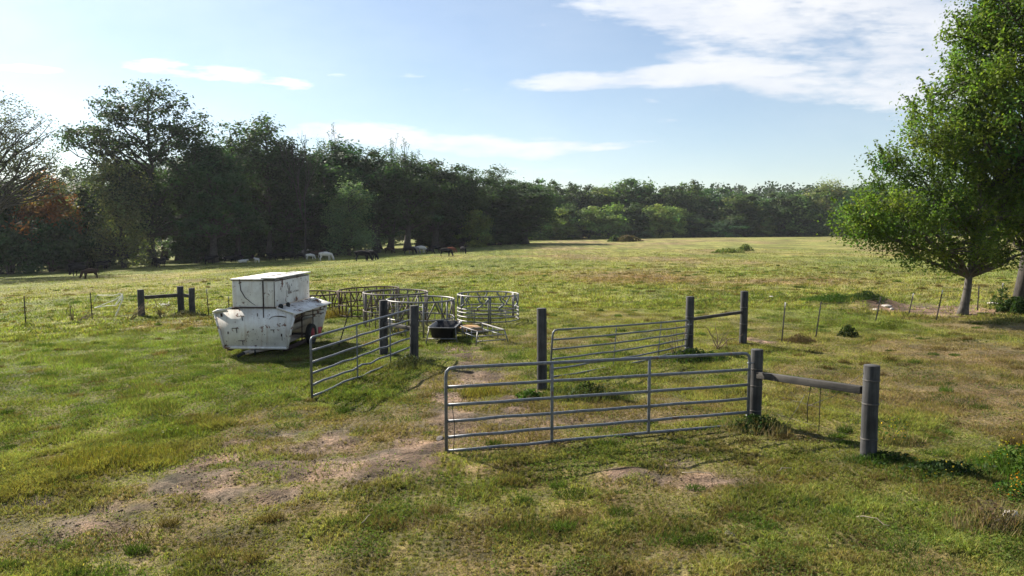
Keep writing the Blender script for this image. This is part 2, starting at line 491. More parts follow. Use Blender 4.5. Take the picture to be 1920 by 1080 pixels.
def leaf_quads(centers, size, r, normals=None, aspect=0.55):
    """small rhombic leaves at the given points, each turned its own way"""
    n = len(centers)
    a = r.normal(0, 1, (n, 3))
    if normals is None:
        a[:, 2] *= 0.7
        b_ = r.normal(0, 1, (n, 3))
    else:
        nr = normals + r.normal(0, .38, (n, 3)); nr /= np.linalg.norm(nr, axis=1)[:, None] + 1e-9
        a -= nr * (a * nr).sum(1)[:, None]
        b_ = np.cross(nr, a)
    a /= np.linalg.norm(a, axis=1)[:, None] + 1e-9
    b_ -= a * (a * b_).sum(1)[:, None]
    b_ /= np.linalg.norm(b_, axis=1)[:, None] + 1e-9
    L = (size * (0.6 + 0.8 * r.random(n)))[:, None]
    V = np.stack([centers - a * L * .5, centers + b_ * L * aspect * .5 + a * L * .06, centers + a * L * .5, centers - b_ * L * aspect * .5 + a * L * .06], 1).reshape(-1, 3)
    i = np.arange(n) * 4
    return V, np.stack([i, i + 1, i + 2, i + 3], 1)

# ------------------------------------------------------------------ grass blades (stuff)
def blades(n_target, dmin, dmax, k_d, hscale, wscale, seed, seg2):
    r = np.random.default_rng(seed)
    n = n_target
    # density falls with distance as d^-k
    u = r.random(n)
    e = 2 - k_d
    d = (dmin ** e + u * (dmax ** e - dmin ** e)) ** (1 / e)
    a = (r.random(n) - 0.5) * 2 * R(40)
    # clump the blades in tufts
    x, y = d * np.sin(a), d * np.cos(a)
    tx, ty = np.floor(x / 0.11), np.floor(y / 0.11)
    jx, jy = _hash(tx, ty, 91), _hash(tx, ty, 92)
    pull = 0.45 * (_hash(tx, ty, 93) > 0.4)
    x = x + ((tx + jx) * 0.11 - x) * pull; y = y + ((ty + jy) * 0.11 - y) * pull
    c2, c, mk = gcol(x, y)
    keep = r.random(n) > (0.93 * mk['dirt'] + 0.25 * mk['straw']) * (0.7 + 0.4 * r.random(n))
    tuft = fbm(x, y, 0.55, 3, 95)
    keep &= r.random(n) < 0.55 + 1.1 * sstep(0.25, 0.6, tuft)
    x, y, c, d = x[keep], y[keep], c[keep], d[keep]
    mk = {k: v_[keep] for k, v_ in mk.items()}; tuft = tuft[keep]
    n = len(x)
    h = hscale * (0.55 + 0.75 * r.random(n)) * (0.72 + 1.2 * sstep(0.36, 0.78, tuft)) * (1 + 0.9 * mk['yellow'] + 0.35 * mk['green'] - 0.25 * mk['straw'])
    ang = r.random(n) * 2 * PI
    lean = h * (0.25 + 0.9 * r.random(n))
    lx, ly = np.cos(ang) * lean, np.sin(ang) * lean
    pa = r.random(n) * PI
    w = wscale * (0.6 + 0.8 * r.random(n))
    wx, wy = np.cos(pa) * w, np.sin(pa) * w
    z = gz(x, y) + 0.075 * (fbm(x, y, 0.42, 2, 71) - 0.5) * (1 - sstep(22, 36, d)) - 0.008
    br = (0.55 + 0.95 * r.random(n) ** 1.4)
    hue = r.normal(0, 0.10, n)
    cc = c * br[:, None] * np.stack([1 + hue, np.ones(n), 1 - hue * .5], 1)
    dead = r.random(n) < 0.09 + 0.25 * mk['straw']
    cc[dead] = np.array([0.22, 0.155, 0.08]) * (0.6 + 0.7 * r.random(dead.sum()))[:, None]
    cc = np.clip(cc, 0.006, 0.6)
    if seg2:
        V = np.stack([np.stack([x - wx, y - wy, z], 1), np.stack([x + wx, y + wy, z], 1),
                      np.stack([x + wx * .8 + lx * .3, y + wy * .8 + ly * .3, z + h * .62], 1), np.stack([x - wx * .8 + lx * .3, y - wy * .8 + ly * .3, z + h * .62], 1),
                      np.stack([x + lx, y + ly, z + h * 0.92], 1)], 1).reshape(-1, 3)
        i = np.arange(n) * 5
        return V, [np.stack([i, i + 1, i + 2, i + 3], 1), np.stack([i + 3, i + 2, i + 4], 1)], np.repeat(cc, 5, 0)
    V = np.stack([np.stack([x - wx, y - wy, z], 1), np.stack([x + wx, y + wy, z], 1), np.stack([x + lx, y + ly, z + h], 1)], 1).reshape(-1, 3)
    i = np.arange(n) * 3
    return V, [np.stack([i, i + 1, i + 2], 1)], np.repeat(cc, 3, 0)

mb = MB()
mb.add(*blades(560000, 6.2, 14.5, 0.6, 0.043, 0.0040, 101, True))
mb.add(*blades(720000, 14, 34, 1.9, 0.052, 0.0075, 102, False))
mb.add(*blades(260000, 32, 120, 2.4, 0.085, 0.026, 103, False))
def broadleaf(n, seed):
    r = np.random.default_rng(seed)
    d = 6.2 + 16 * r.random(n) ** 1.2; a = (r.random(n) - .5) * 2 * R(39)
    x, y = d * np.sin(a), d * np.cos(a)
    _, c, mk = gcol(x, y)
    keep = r.random(n) < (0.06 + 1.0 * sstep(.52, .70, fbm(x, y, .9, 3, 97))) * (1 - .9 * mk['dirt']) * (1 - .5 * mk['straw'])
    x, y, c = x[keep], y[keep], c[keep]; n = len(x)
    pos = np.stack([x, y, gz(x, y) + 0.075 * (fbm(x, y, 0.42, 2, 71) - 0.5) + .010 + .045 * r.random(n)], 1)
    V, F = leaf_quads(pos, .030, r, aspect=.6)
    g_ = np.array([0.055, 0.105, 0.026]) * (.55 + .95 * r.random(n))[:, None]
    return V, [F], np.repeat(.35 * c + .65 * g_, 4, 0)
mb.add(*broadleaf(260000, 104))
def tussocks(n, per, seed):
    r = np.random.default_rng(seed)
    d = 8 + 62 * r.random(n) ** 1.25; a = (r.random(n) - .5) * 2 * R(39)
    cx, cy = d * np.sin(a), d * np.cos(a)
    _, _, mk = gcol(cx, cy)
    ok = r.random(n) > mk['dirt']
    cx, cy, d = cx[ok], cy[ok], d[ok]; n = len(cx)
    rad = np.repeat(.10 + .32 * r.random(n) ** 2, per); hh = np.repeat(.06 + .13 * r.random(n) ** 2, per)
    dark = np.repeat(.45 + .6 * r.random(n), per); brown = np.repeat(r.random(n) < .38, per); dd = np.repeat(d, per)
    m = n * per
    q = np.sqrt(r.random(m)) * rad; t = r.random(m) * 2 * PI
    x, y = np.repeat(cx, per) + np.cos(t) * q * 1.4, np.repeat(cy, per) + np.sin(t) * q
    c = np.where(brown[:, None], np.array([.17, .12, .06]), np.array([.085, .125, .032])) * (dark * (.7 + .6 * r.random(m)))[:, None]
    h = hh * (1 - .5 * (q / rad) ** 2) * (.5 + .7 * r.random(m)); an = r.random(m) * 2 * PI; ln = h * (.3 + .8 * r.random(m)); pa = r.random(m) * PI
    w = .0035 + dd * .00022
    z = gz(x, y) - .005
    V = np.stack([np.stack([x - np.cos(pa) * w, y - np.sin(pa) * w, z], 1), np.stack([x + np.cos(pa) * w, y + np.sin(pa) * w, z], 1), np.stack([x + np.cos(an) * ln, y + np.sin(an) * ln, z + h], 1)], 1).reshape(-1, 3)
    i = np.arange(m) * 3
    return V, [np.stack([i, i + 1, i + 2], 1)], np.repeat(c, 3, 0)
mb.add(*tussocks(1500, 150, 105))
M['grass'] = mat_leaf('grass_blades', trans=0.42, rnd=0.0, spec=0.03)
o = obj('grass', mb, M['grass'], colors=True)
o['kind'] = 'stuff'

# dry straws lying on the bare and mown places
def straws(n, seed):
    r = np.random.default_rng(seed)
    d = 6.3 + 18 * r.random(n) ** 1.3; a = (r.random(n) - .5) * 2 * R(39)
    x, y = d * np.sin(a), d * np.cos(a)
    _, _, mk = gcol(x, y)
    keep = r.random(n) < 0.04 + 0.6 * mk['straw'] + 0.3 * mk['dirt']
    x, y = x[keep], y[keep]; n = len(x)
    L = 0.03 + 0.09 * r.random(n) ** 1.5; t = r.random(n) * 2 * PI
    dx, dy = np.cos(t) * L / 2, np.sin(t) * L / 2
    w = 0.0013 + 0.0016 * r.random(n)
    qx, qy = -np.sin(t) * w, np.cos(t) * w
    za, zb = gz(x - dx, y - dy) + 0.012 + .02 * r.random(n), gz(x + dx, y + dy) + 0.012 + .03 * r.random(n)
    V = np.stack([np.stack([x - dx - qx, y - dy - qy, za], 1), np.stack([x + dx - qx, y + dy - qy, zb], 1),
                  np.stack([x + dx + qx, y + dy + qy, zb], 1), np.stack([x - dx + qx, y - dy + qy, za], 1)], 1).reshape(-1, 3)
    c = np.array([0.30, 0.235, 0.145]) * (0.35 + 0.9 * r.random(n))[:, None]
    i = np.arange(n) * 4
    return V, [np.stack([i, i + 1, i + 2, i + 3], 1)], np.repeat(c, 4, 0)
mb = MB(); mb.add(*straws(42000, 111))
o = obj('straw_litter', mb, M['grass'], colors=True); o['kind'] = 'stuff'
# trodden clods of soil on the bare places
def clods(n, seed):
    r = np.random.default_rng(seed)
    d = 6.3 + 22 * r.random(n) ** 1.2; a = (r.random(n) - .5) * 2 * R(39)
    x, y = d * np.sin(a), d * np.cos(a)
    _, _, mk = gcol(x, y)
    keep = r.random(n) < 1.0 * sstep(.15, .8, mk['dirt']) + .05 * mk['straw']
    x, y = x[keep], y[keep]; n = len(x)
    q = 0.005 + 0.017 * r.random(n) ** 3
    O = np.array([[1, 0, 0], [0, 1, 0], [-1, 0, 0], [0, -1, 0], [0, 0, 1], [0, 0, -.6]], float)
    J = O[None] * (.7 + .6 * r.random((n, 6, 1))) + r.normal(0, .15, (n, 6, 3))
    V = np.stack([x, y, gz(x, y) + .012], 1)[:, None] + J * (q[:, None] * np.array([1.2, 1.2, .7]))[:, None]
    T = np.array([[0, 1, 4], [1, 2, 4], [2, 3, 4], [3, 0, 4], [1, 0, 5], [2, 1, 5], [3, 2, 5], [0, 3, 5]])
    F = (np.arange(n)[:, None, None] * 6 + T[None]).reshape(-1, 3)
    c = np.array(COL['dirt']) * (.65 + .6 * r.random(n))[:, None]
    return V.reshape(-1, 3), [F], np.repeat(c, 6, 0)
mb = MB(); mb.add(*clods(60000, 112))
o = obj('soil_clods', mb, M['pasture'], colors=True); o['kind'] = 'stuff'

# ------------------------------------------------------------------ trees
def unit(v):
    v = np.asarray(v, float); return v / (np.linalg.norm(v) + 1e-9)

def curve_pts(a, b_, n, sag, r, wob):
    a, b_ = np.asarray(a, float), np.asarray(b_, float)
    t = np.linspace(0, 1, n)[:, None]
    L = np.linalg.norm(b_ - a)
    P = a + (b_ - a) * t
    P[:, 2] += (np.sin(t[:, 0] * PI) * sag * L)
    w = r.normal(0, wob * L, (n, 3)); w[0] = 0; w[-1] = 0
    return P + w

def make_tree(seed, H, tr, lobes, n_cl, n_leaf, cr, leaf, color, trunk_top=0.75, n_limb=12, fork=0.0, trunks=((0, 0),),
              flat=0.75, sprigs=0, sprig_len=1.0, hue=0.10, limb_r=0.30, limb_low=0.16, twig_sides=4, lean=(0, 0), shell=0.42, spot=None, bri=0.42, leaf_n_var=.8, out=1.0):
    """trunk + limbs to every leaf clump; lobes = (x,y,z,rx,ry,rz) in metres"""
    r = np.random.default_rng(seed)
    tb, cb = MB(), MB()
    lob = np.array(lobes, float)
    wgt = (lob[:, 3] * lob[:, 4] * lob[:, 5]) ** 0.66; wgt /= wgt.sum()
    ctr = []
    for k in range(n_cl):
        l = lob[r.choice(len(lob), p=wgt)]
        dv = unit(r.normal(0, 1, 3)); q = r.random() ** shell
        ctr.append(l[:3] + dv * l[3:] * q)
    ctr = np.array(ctr)
    trunklines = []
    for (ox, oy) in trunks:
        n = 9
        t = np.linspace(0, 1, n)
        top = np.array([ox + lean[0], oy + lean[1], H * trunk_top])
        P = np.array([ox * .3, oy * .3, -0.35]) + (top - np.array([ox * .3, oy * .3, -0.35])) * t[:, None]
        P[1:, :2] += np.cumsum(r.normal(0, 0.010 * H, (n - 1, 2)), 0) * 0.6
        rad = tr * (1 - 0.86 * t ** 0.8); rad[0] = tr * 1.45; rad[1] *= 1.02
        tb.tube(P, rad, 9 if tr > .2 else 7)
        trunklines.append((P, rad))
    def on_trunk(c):
        P, rad = trunklines[int(np.argmin([np.hypot(c[0] - T[0][-1][0], c[1] - T[0][-1][1]) for T in trunklines]))]
        hd = np.hypot(c[0] - P[-1][0] * .5, c[1] - P[-1][1] * .5)
        z = np.clip(c[2] - hd * (0.75 + .4 * r.random()), H * limb_low, H * trunk_top * .98)
        k = np.interp(z, P[:, 2], np.arange(len(P)))
        i0 = int(min(k, len(P) - 2)); f = k - i0
        return P[i0] * (1 - f) + P[i0 + 1] * f, rad[i0] * (1 - f) + rad[i0 + 1] * f
    order = np.argsort(-np.hypot(ctr[:, 0], ctr[:, 1]) - 0.5 * ctr[:, 2] + r.random(len(ctr)) * 4)
    limbs = []
    for k in order[:n_limb]:
        s_, sr = on_trunk(ctr[k])
        P = curve_pts(s_, ctr[k], 7, 0.08 * r.random(), r, 0.022)
        r0 = min(sr * 0.7, tr * limb_r * (0.7 + .6 * r.random()))
        rad = np.linspace(r0, max(r0 * 0.16, 0.012), 7)
        tb.tube(P, rad, 6)
        limbs.append((P, rad))
    LP = np.concatenate([P[2:] for P, _ in limbs]); LR = np.concatenate([q[2:] for _, q in limbs])
    for k in order[n_limb:]:
        dd = np.linalg.norm(LP - ctr[k], axis=1) + 2.0 * np.maximum(0, LP[:, 2] - ctr[k][2])
        j = int(np.argmin(dd))
        s_, sr = LP[j], LR[j]
        st, str_ = on_trunk(ctr[k])
        if np.linalg.norm(st - ctr[k]) < dd[j]: s_, sr = st, str_
        P = curve_pts(s_, ctr[k], 4, 0.06, r, 0.03)
        r0 = min(sr * .6, 0.022 * np.linalg.norm(s_ - ctr[k]) + 0.012)
        tb.tube(P, np.linspace(r0, r0 * .3, 4), twig_sides, caps=False)
    base = np.array(color, float)
    core = lob[:, :3].mean(0)
    for k, c in enumerate(ctr):
        m_ = max(4, int(n_leaf * (1 - leaf_n_var / 2 + leaf_n_var * r.random())))
        s = cr * (0.6 + .8 * r.random())
        pos = c + r.normal(0, 1, (m_, 3)) * np.array([s, s, s * flat]) * 0.55
        nr = ((pos - c) / s + unit(c - core) * .45) * out + np.array([0, 0, .35]) + r.normal(0, .9 * (1 - out), (m_, 3))
        nr /= np.linalg.norm(nr, axis=1)[:, None] + 1e-9
        V, F = leaf_quads(pos, leaf, r, nr)
        h = r.normal(0, hue)
        cc = base * np.array([1 + h, 1, 1 - .3 * h]) * (1 - bri + 2 * bri * r.random())
        if spot is not None and r.random() < spot[0]: cc = np.array(spot[1]) * (.8 + .4 * r.random())
        lc = cc * (0.75 + .5 * r.random(m_))[:, None]
        cb.add(V, F, np.repeat(lc, 4, 0))
    for k in range(sprigs):
        c = ctr[r.integers(len(ctr))]
        lc0 = lob[:, :3].mean(0)
        if c[2] < lc0[2] * 0.75: continue
        dv = unit(unit(c - lc0) * .8 + np.array([0, 0, 0.9]) + r.normal(0, .2, 3))
        L = sprig_len * (.5 + r.random())
        p1 = c + dv * L
        tb.tube(curve_pts(c, p1, 4, 0, r, .03), np.linspace(.012, .004, 4), 3, caps=False)
        m_ = int(26 * L / 0.5)
        t = r.random(m_)[:, None]
        pos = c + dv * L * t + r.normal(0, .055, (m_, 3)) * (1.1 - t * .6)
        V, F = leaf_quads(pos, leaf * .95, r)
        cc = base * np.array([1.35, 1.3, 1.0]) * (.8 + .5 * r.random())
        cb.add(V, F, np.repeat(cc * (0.8 + .4 * r.random(m_))[:, None], 4, 0))
    return tb.mesh('trunk', True), cb.mesh('crown', False, True)

def make_bare(seed, H, tr, depth, leafy, leaf, color, spread=0.55, up=0.25, first=(0, 0, 1), leafdens=6, trunk_len=.22):
    """a branching skeleton with few leaves"""
    r = np.random.default_rng(seed)
    tb, cb = MB(), MB()
    tips = []
    def grow(p, d, L, rad, dep):
        n = 4
        P = [p]
        for k in range(n):
            d = unit(d + r.normal(0, 0.09, 3) + np.array([0, 0, up * 0.10]))
            P.append(P[-1] + d * L / n)
        tb.tube(P, np.linspace(rad, rad * 0.66, n + 1), 7 if rad > .1 else (5 if rad > .03 else 3), caps=rad > .1)
        if dep == 0:
            tips.append((P[-1], d)); return
        if dep <= 2: tips.append((P[2], d))
        kids = 2 + (r.random() < .6)
        for k in range(kids):
            ax = unit(np.cross(d, r.normal(0, 1, 3)))
            nd = unit(d + ax * (spread * (.5 + .8 * r.random())) + np.array([0, 0, up * .3]))
            j = n if k < 2 else 2
            grow(P[j], nd, L * (.66 + .22 * r.random()), rad * (.62 if k else .7), dep - 1)
    p0 = np.array([0, 0, -.3])
    grow(p0, unit(first), H * trunk_len, tr, depth)
    r2 = np.random.default_rng(seed + 1)
    base = np.array(color, float)
    cb.add(*leaf_quads(np.array([tips[0][0]]), leaf, r2), base)
    for (p, d) in tips:
        if r2.random() < leafy:
            m_ = r2.integers(2, leafdens)
            pos = p + r2.normal(0, .35, (m_, 3))
            V, F = leaf_quads(pos, leaf, r2)
            cb.add(V, F, np.repeat((base * (.6 + .8 * r2.random(m_))[:, None]), 4, 0))
    return tb.mesh('trunk', True), cb.mesh('crown', False, True)

def proto(meshes, bark='bark_dark', leafm='leaf'):
    t, c = meshes
    t.materials.append(M[bark]); c.materials.append(M[leafm])
    zs = np.zeros(len(c.vertices) * 3, np.float32); c.vertices.foreach_get('co', zs)
    zt = np.zeros(len(t.vertices) * 3, np.float32); t.vertices.foreach_get('co', zt)
    top = max(np.percentile(zs[2::3], 99.7), zt[2::3].max())
    xs = zs[0::3]
    return dict(t=t, c=c, h=float(top), w=float(np.percentile(xs, 98) - np.percentile(xs, 2)))

G_DARK = (0.048, 0.080, 0.037); G_MID = (0.068, 0.108, 0.042); G_LITE = (0.17, 0.22, 0.070); G_GREY = (0.16, 0.18, 0.095)
def rand_lobes(seed, H, W, low, k):
    """billowing crown: lobes wound round the axis, widest below the middle, domed on top"""
    r = np.random.default_rng(seed)
    L = []
    for i in range(k):
        t = 0.03 + 0.93 * (i + .5 * r.random()) / k
        z = low + (H - low) * t
        prof = math.sqrt(max(.06, 1 - ((t - .40) / .66) ** 2))
        a = i * 2.4 + r.random()
        off = W * .27 * prof * (.6 + .7 * r.random()) * (1 if t < .85 else .5)
        rr = W * (.20 + .12 * r.random()) * prof
        L.append((math.cos(a) * off, math.sin(a) * off, z - .04 * H * (t > .8), rr, rr, min((H - low) * .16, rr * 1.1) * (.8 + .4 * r.random())))
    L.append((0, 0, low + (H - low) * .40, W * .30, W * .30, (H - low) * .34))
    return L

P = {}
# broad oak with open crown and limbs in view
P['oak'] = proto(make_tree(21, 25, 0.50, [(-6, 0, 17, 3.6, 3.5, 2.2), (-4.5, 1, 13, 3.6, 3.5, 2.0), (-2.5, 0, 21, 3.2, 3.5, 2.6), (1.0, 0, 22.0, 3.6, 3.5, 2.6), (4.2, 0, 18.5, 3.6, 3.5, 2.8),
        (6.2, -1, 14.5, 3.2, 3.5, 2.4), (0, 0, 16, 5.0, 4, 3.6), (1.5, 1, 11, 6.0, 5, 3.0), (-2, -1, 8.5, 4.2, 4, 2.4), (4.5, 0, 8.5, 4, 4, 2.8), (2.5, 0, 5.5, 4, 4, 2)],
        400, 66, 1.1, 0.36, G_DARK, trunk_top=.86, n_limb=26, limb_r=.42, flat=.6))
for i, (s, H, W, low, k, n) in enumerate([(31, 20, 11, 1.0, 13, 260), (32, 21, 9, 2.0, 12, 230), (33, 18, 12, .6, 12, 260), (37, 19, 10, 2.0, 11, 230)]):
    P['dense%d' % i] = proto(make_tree(s, H, 0.36, rand_lobes(s, H, W, low, k), n, 74, 1.0, 0.40, [G_DARK, G_MID, G_DARK, G_MID][i], trunk_top=.85, n_limb=14, limb_low=.12))
for i, (s, H, W) in enumerate([(34, 20, 11), (38, 19, 10)]):
    P['raised%d' % i] = proto(make_tree(s, H, 0.5, rand_lobes(s, H, W, 5.0, 12), 240, 74, 1.0, 0.40, G_DARK, trunk_top=.85, n_limb=14, limb_low=.2))
for i, (s, H, W) in enumerate([(41, 22, 9), (42, 21, 8)]):
    P['airy%d' % i] = proto(make_tree(s, H, 0.30, rand_lobes(s, H, W, 7, 9), 125, 44, 0.95, 0.36, G_DARK, trunk_top=.9, n_limb=20, limb_low=.25, limb_r=.4, flat=.65))
P['willow'] = proto(make_tree(45, 14, 0.26, rand_lobes(46, 14, 8, 1.0, 8), 190, 66, 0.95, 0.30, G_GREY, trunk_top=.85, n_limb=12, flat=1.2, limb_low=.1))
for i, (s, H, W, low) in enumerate([(51, 17, 11, 1.0), (52, 18, 9, 2.0), (53, 16, 12, 1.0), (54, 19, 10, 1.5)]):
    P['far%d' % i] = proto(make_tree(s, H, 0.32, rand_lobes(s, H, W, low * .4, 11), 150, 60, 1.1, 0.58, [G_MID, (0.085, 0.125, 0.045), (0.075, 0.115, 0.042), G_MID][i], trunk_top=.8, n_limb=10, limb_low=.1))
for i, (s, H, W) in enumerate([(61, 10, 6.5), (62, 10.5, 5.0), (63, 9, 7)]):
    P['lite%d' % i] = proto(make_tree(s, H, 0.18, rand_lobes(s, H, W, .2, 9), 120, 56, 0.8, 0.44, [G_LITE, G_MID, G_LITE][i], trunk_top=.8, n_limb=8, limb_low=.06))
for i, (s, H, W) in enumerate([(71, 6, 4.0), (72, 5.5, 4.6), (73, 7, 3.6)]):
    P['under%d' % i] = proto(make_tree(s, H, 0.10, rand_lobes(s, H, W, .25, 5), 70, 46, 0.66, 0.32, G_DARK, trunk_top=.85, n_limb=8, limb_low=.15, trunks=((-.5, 0), (.4, .3), (.1, -.4))))
P['orange'] = proto(make_tree(75, 13, 0.25, rand_lobes(75, 13, 9, 3, 7), 170, 60, 0.95, 0.36, (0.27, 0.120, 0.058), trunk_top=.8, n_limb=12, hue=.12, spot=(.15, (0.14, 0.12, 0.04))))
P['cedar'] = proto(make_tree(77, 11, 0.2, [(0, 0, 2.4, 2.4, 2.4, 1.6), (0.3, 0, 4.5, 2.0, 2, 1.6), (-.2, 0, 6.6, 1.5, 1.5, 1.5), (0, 0, 8.4, 1.0, 1, 1.3), (0, 0, 10, .5, .5, 1.0)], 150, 60, .7, .3, (0.045, 0.075, 0.03), trunk_top=.95, n_limb=10, limb_low=.06))
P['bare'] = proto(make_tree(81, 24, 0.46, [(5.5, 0, 17, 4.5, 4, 4.5), (1.5, 0, 20, 5, 4, 4), (8, 0, 13.5, 3.5, 3.5, 2.6), (9.5, 0, 11, 3, 3, 1.6), (4, 0, 12.5, 4, 4, 3), (-4, 0, 17, 5, 4, 5), (1, 0, 15, 5, 4, 4)],
        760, 15, .85, .28, (0.085, 0.085, 0.062), trunk_top=.8, n_limb=56, limb_r=.34, limb_low=.30, twig_sides=3, shell=.5, flat=.9, leaf_n_var=1.6), 'twig')
P['snag0'] = proto(make_bare(83, 22, 0.22, 5, .55, 0.34, G_DARK, spread=.30, up=.35, first=(.18, 0, 1), leafdens=12, trunk_len=.30), 'bark_dark')
P['snag1'] = proto(make_bare(86, 22, 0.24, 4, .95, 0.36, G_DARK, spread=.24, up=.5, first=(-.02, 0, 1), leafdens=26, trunk_len=.33))

def tree(pn, px, Y, top, label, group=None, wide=None, rz=None, wpx=None, cat='tree', name='tree', sink=0):
    p = P[pn]
    b_ = xground(px, Y)
    H = at(px, top, Y)[2] - b_[2]
    s = H / p['h']
    sw = s if wide is None else s * wide
    if wpx is not None: sw = (wpx / FPX * Y) / p['w']
    root = thing(name, label, cat, (b_[0], b_[1], b_[2] - sink), random.random() * 6.28 if rz is None else rz, group)
    root.scale = (sw, sw, s)
    for nm, me in (('trunk', p['t']), ('crown', p['c'])):
        o = bpy.data.objects.new(nm, me); col.objects.link(o); o.parent = root
    return root

GL = 'trees of the wood on the left'
front = [
    ('bare', -40, 88, 158, 'tall half bare tree fanning thin twigs into the sky at left edge', 0.15, None),
    ('dense2', -10, 103, 318, 'dark bushy tree under the half bare tree at the left edge', None, 150),
    ('orange', 96, 109, 322, 'rusty orange autumn tree in the dark wood', None, 125),
    ('cedar', 160, 106, 345, 'pointed dark green tree just right of the orange autumn tree', None, 80),
    ('willow', 232, 104, 292, 'pale grey green willowy tree below the tall broad oak', None, 105),
    ('oak', 285, 107, 163, 'tallest broad oak with open crown rising above the wood', 0.0, 245),
    ('raised0', 400, 107, 272, 'dense rounded tree leaning against the right side of the tall oak', None, 130),
    ('airy0', 446, 113, 226, 'tall airy tree with sky through its crown, next right of the broad oak', None, 120),
    ('airy1', 505, 116, 217, 'tall airy tree with loose top, tallest after the broad oak', None, 110),
    ('raised0', 545, 118, 262, 'dense dark tree directly left of the leaning bare trunk', None, 110),
    ('snag0', 572, 112, 246, 'leaning thin bare trunk with tufts standing out of the wood', 0.0, None),
    ('snag1', 630, 124, 232, 'slender pole tree with one leafy tuft above the rounded crowns', 0.6, 40),
    ('raised0', 640, 126, 265, 'broad rounded tree topped by the slender pole tree', None, 150),
    ('willow', 655, 116, 340, 'lower olive green tree with sunlit side above the white cows', None, 95),
    ('raised1', 705, 128, 282, 'vine covered dark tree left of the two spindly tops', None, 110),
    ('snag1', 738, 129, 250, 'spindly leafy top rising above the wood, left one of a pair', 1.9, 34),
    ('snag1', 762, 130, 256, 'spindly leafy top rising above the wood, right one of a pair', 4.0, 34),
    ('raised0', 765, 133, 292, 'dark leafy tree below the pair of spindly tops', None, 120),
    ('raised1', 815, 140, 302, 'dark tree above the grazing black and red cows', None, 110),
    ('raised1', 868, 147, 312, 'dark tall tree behind the lone black calf', None, 90),
    ('airy0', 918, 156, 313, 'thin topped tree at the right end of the tall left wood', None, 84),
    ('dense2', 965, 168, 335, 'dark rounded tree where the left wood meets the far wood', None, 105),
    ('lite0', 895, 142, 395, 'small pale tree at the right end of the cow herd', None, 60),
]
for (pn, px, Y, top, lab, rz, wpx) in front:
    Y += np.interp(px, [0, 560, 700], [7, 8, 3]) * (pn != 'orange')
    tree(pn, px, Y, top, lab, GL, rz=rz, wpx=wpx)
# trees filling the wood behind those
rr = random.Random(5)
for k in range(27):
    px = -60 + k * 40 + rr.uniform(-12, 12)
    if 205 < px < 0: continue
    Y = 134 + 0.020 * max(0, px) + rr.uniform(-5, 10) + (10 if px > 600 else 0)
    top = np.interp(px, [-60, 60, 130, 200, 260, 400, 560, 700, 860, 1000], [330, 345, 330, 322, 300, 262, 285, 300, 325, 345]) + rr.uniform(-4, 26)
    gap = 0 < px < 100 or 200 < px < 345 or 610 < px < 800
    tree(rr.choice(['raised0', 'raised1']), px, Y, top, 'dark leafy tree standing inside the left wood behind its front trees', 'dark inner trees of the left wood', wpx=rr.uniform(95, 135))
# shaded saplings at the foot of the wood
for k in range(104):
    px = -40 + k * 9.8 + rr.uniform(-5, 5)
    gap = 0 < px < 90 or 205 < px < 335 or 640 < px < 800
    if gap or k % 5 in (1, 3): continue
    Y = np.interp(px, [-30, 200, 400, 600, 800, 960], [107, 112, 117, 128, 142, 158]) + rr.uniform(1, 16)
    big = rr.uniform(385, 440) if px < 560 else rr.uniform(395, 438)
    tree(rr.choice(['under0', 'under1', 'under2']), px, Y, big, 'dark sapling in the shade at the foot of the left wood', 'shaded saplings under the left wood', wpx=rr.uniform(42, 70), name='sapling', cat='sapling')
for px, top, w_ in ((18, 398, 70), (58, 408, 66), (96, 416, 60), (132, 404, 58)):
    tree('under0' if px < 60 else 'under1', px, 104 + rr.uniform(0, 2), top, 'dark sapling in the shade at the foot of the left wood', 'shaded saplings under the left wood', wpx=w_, name='sapling', cat='sapling')
# the next wood beyond the sunlit strip behind
for k in range(26):
    px = -90 + k * 45 + rr.uniform(-10, 10)
    Y = 205 + rr.uniform(-8, 14) + max(0, px - 500) * .05
    tree(rr.choice(['far0', 'far1', 'far2', 'far3']), px, Y, 362 + rr.uniform(-16, 22) - (32 if 120 < px < 200 else 0), 'far dark tree glimpsed beyond the strip of field behind the left wood', 'far trees behind the left wood', wpx=rr.uniform(60, 85))

# far edge of the field: small pale trees in front, taller wood behind
small = [(985, 398), (1012, 382), (1046, 392), (1062, 384), (1103, 388), (1142, 384), (1190, 382), (1228, 384), (1262, 388), (1300, 404)]
for k, (px, top) in enumerate(small):
    tree(['lite1', 'lite0', 'lite2'][k % 3], px, 208 + k * 5 + rr.uniform(-3, 3), top, '%s from left of the small pale trees lining the far field edge' % ORD[k], 'small pale trees at the far field edge', wpx=rr.uniform(46, 62))
tall = [(975, 348), (1010, 336), (1040, 340), (1085, 346), (1120, 350), (1160, 344), (1182, 334), (1225, 352), (1262, 347), (1290, 340), (1330, 352), (1362, 356)]
for k, (px, top) in enumerate(tall):
    tree(rr.choice(['far0', 'far1', 'far2', 'far3']), px, 238 + k * 4 + rr.uniform(-3, 3), top + 2, '%s from left of the tall trees behind the small pale ones' % ORD[k], 'tall trees of the far wood', wpx=rr.uniform(62, 84))
right = [(1395, 366, 'far1', 70), (1420, 372, 'far2', 62), (1460, 362, 'far3', 66), (1488, 366, 'lite0', 66), (1512, 358, 'far0', 72), (1545, 338, 'willow', 80), (1568, 352, 'lite2', 76), (1610, 350, 'far1', 84), (1655, 345, 'far2', 84), (1705, 350, 'far0', 84), (1760, 345, 'far3', 90), (1815, 350, 'far1', 90), (1870, 350, 'far2', 90), (1925, 345, 'far0', 90), (1985, 350, 'far3', 90)]
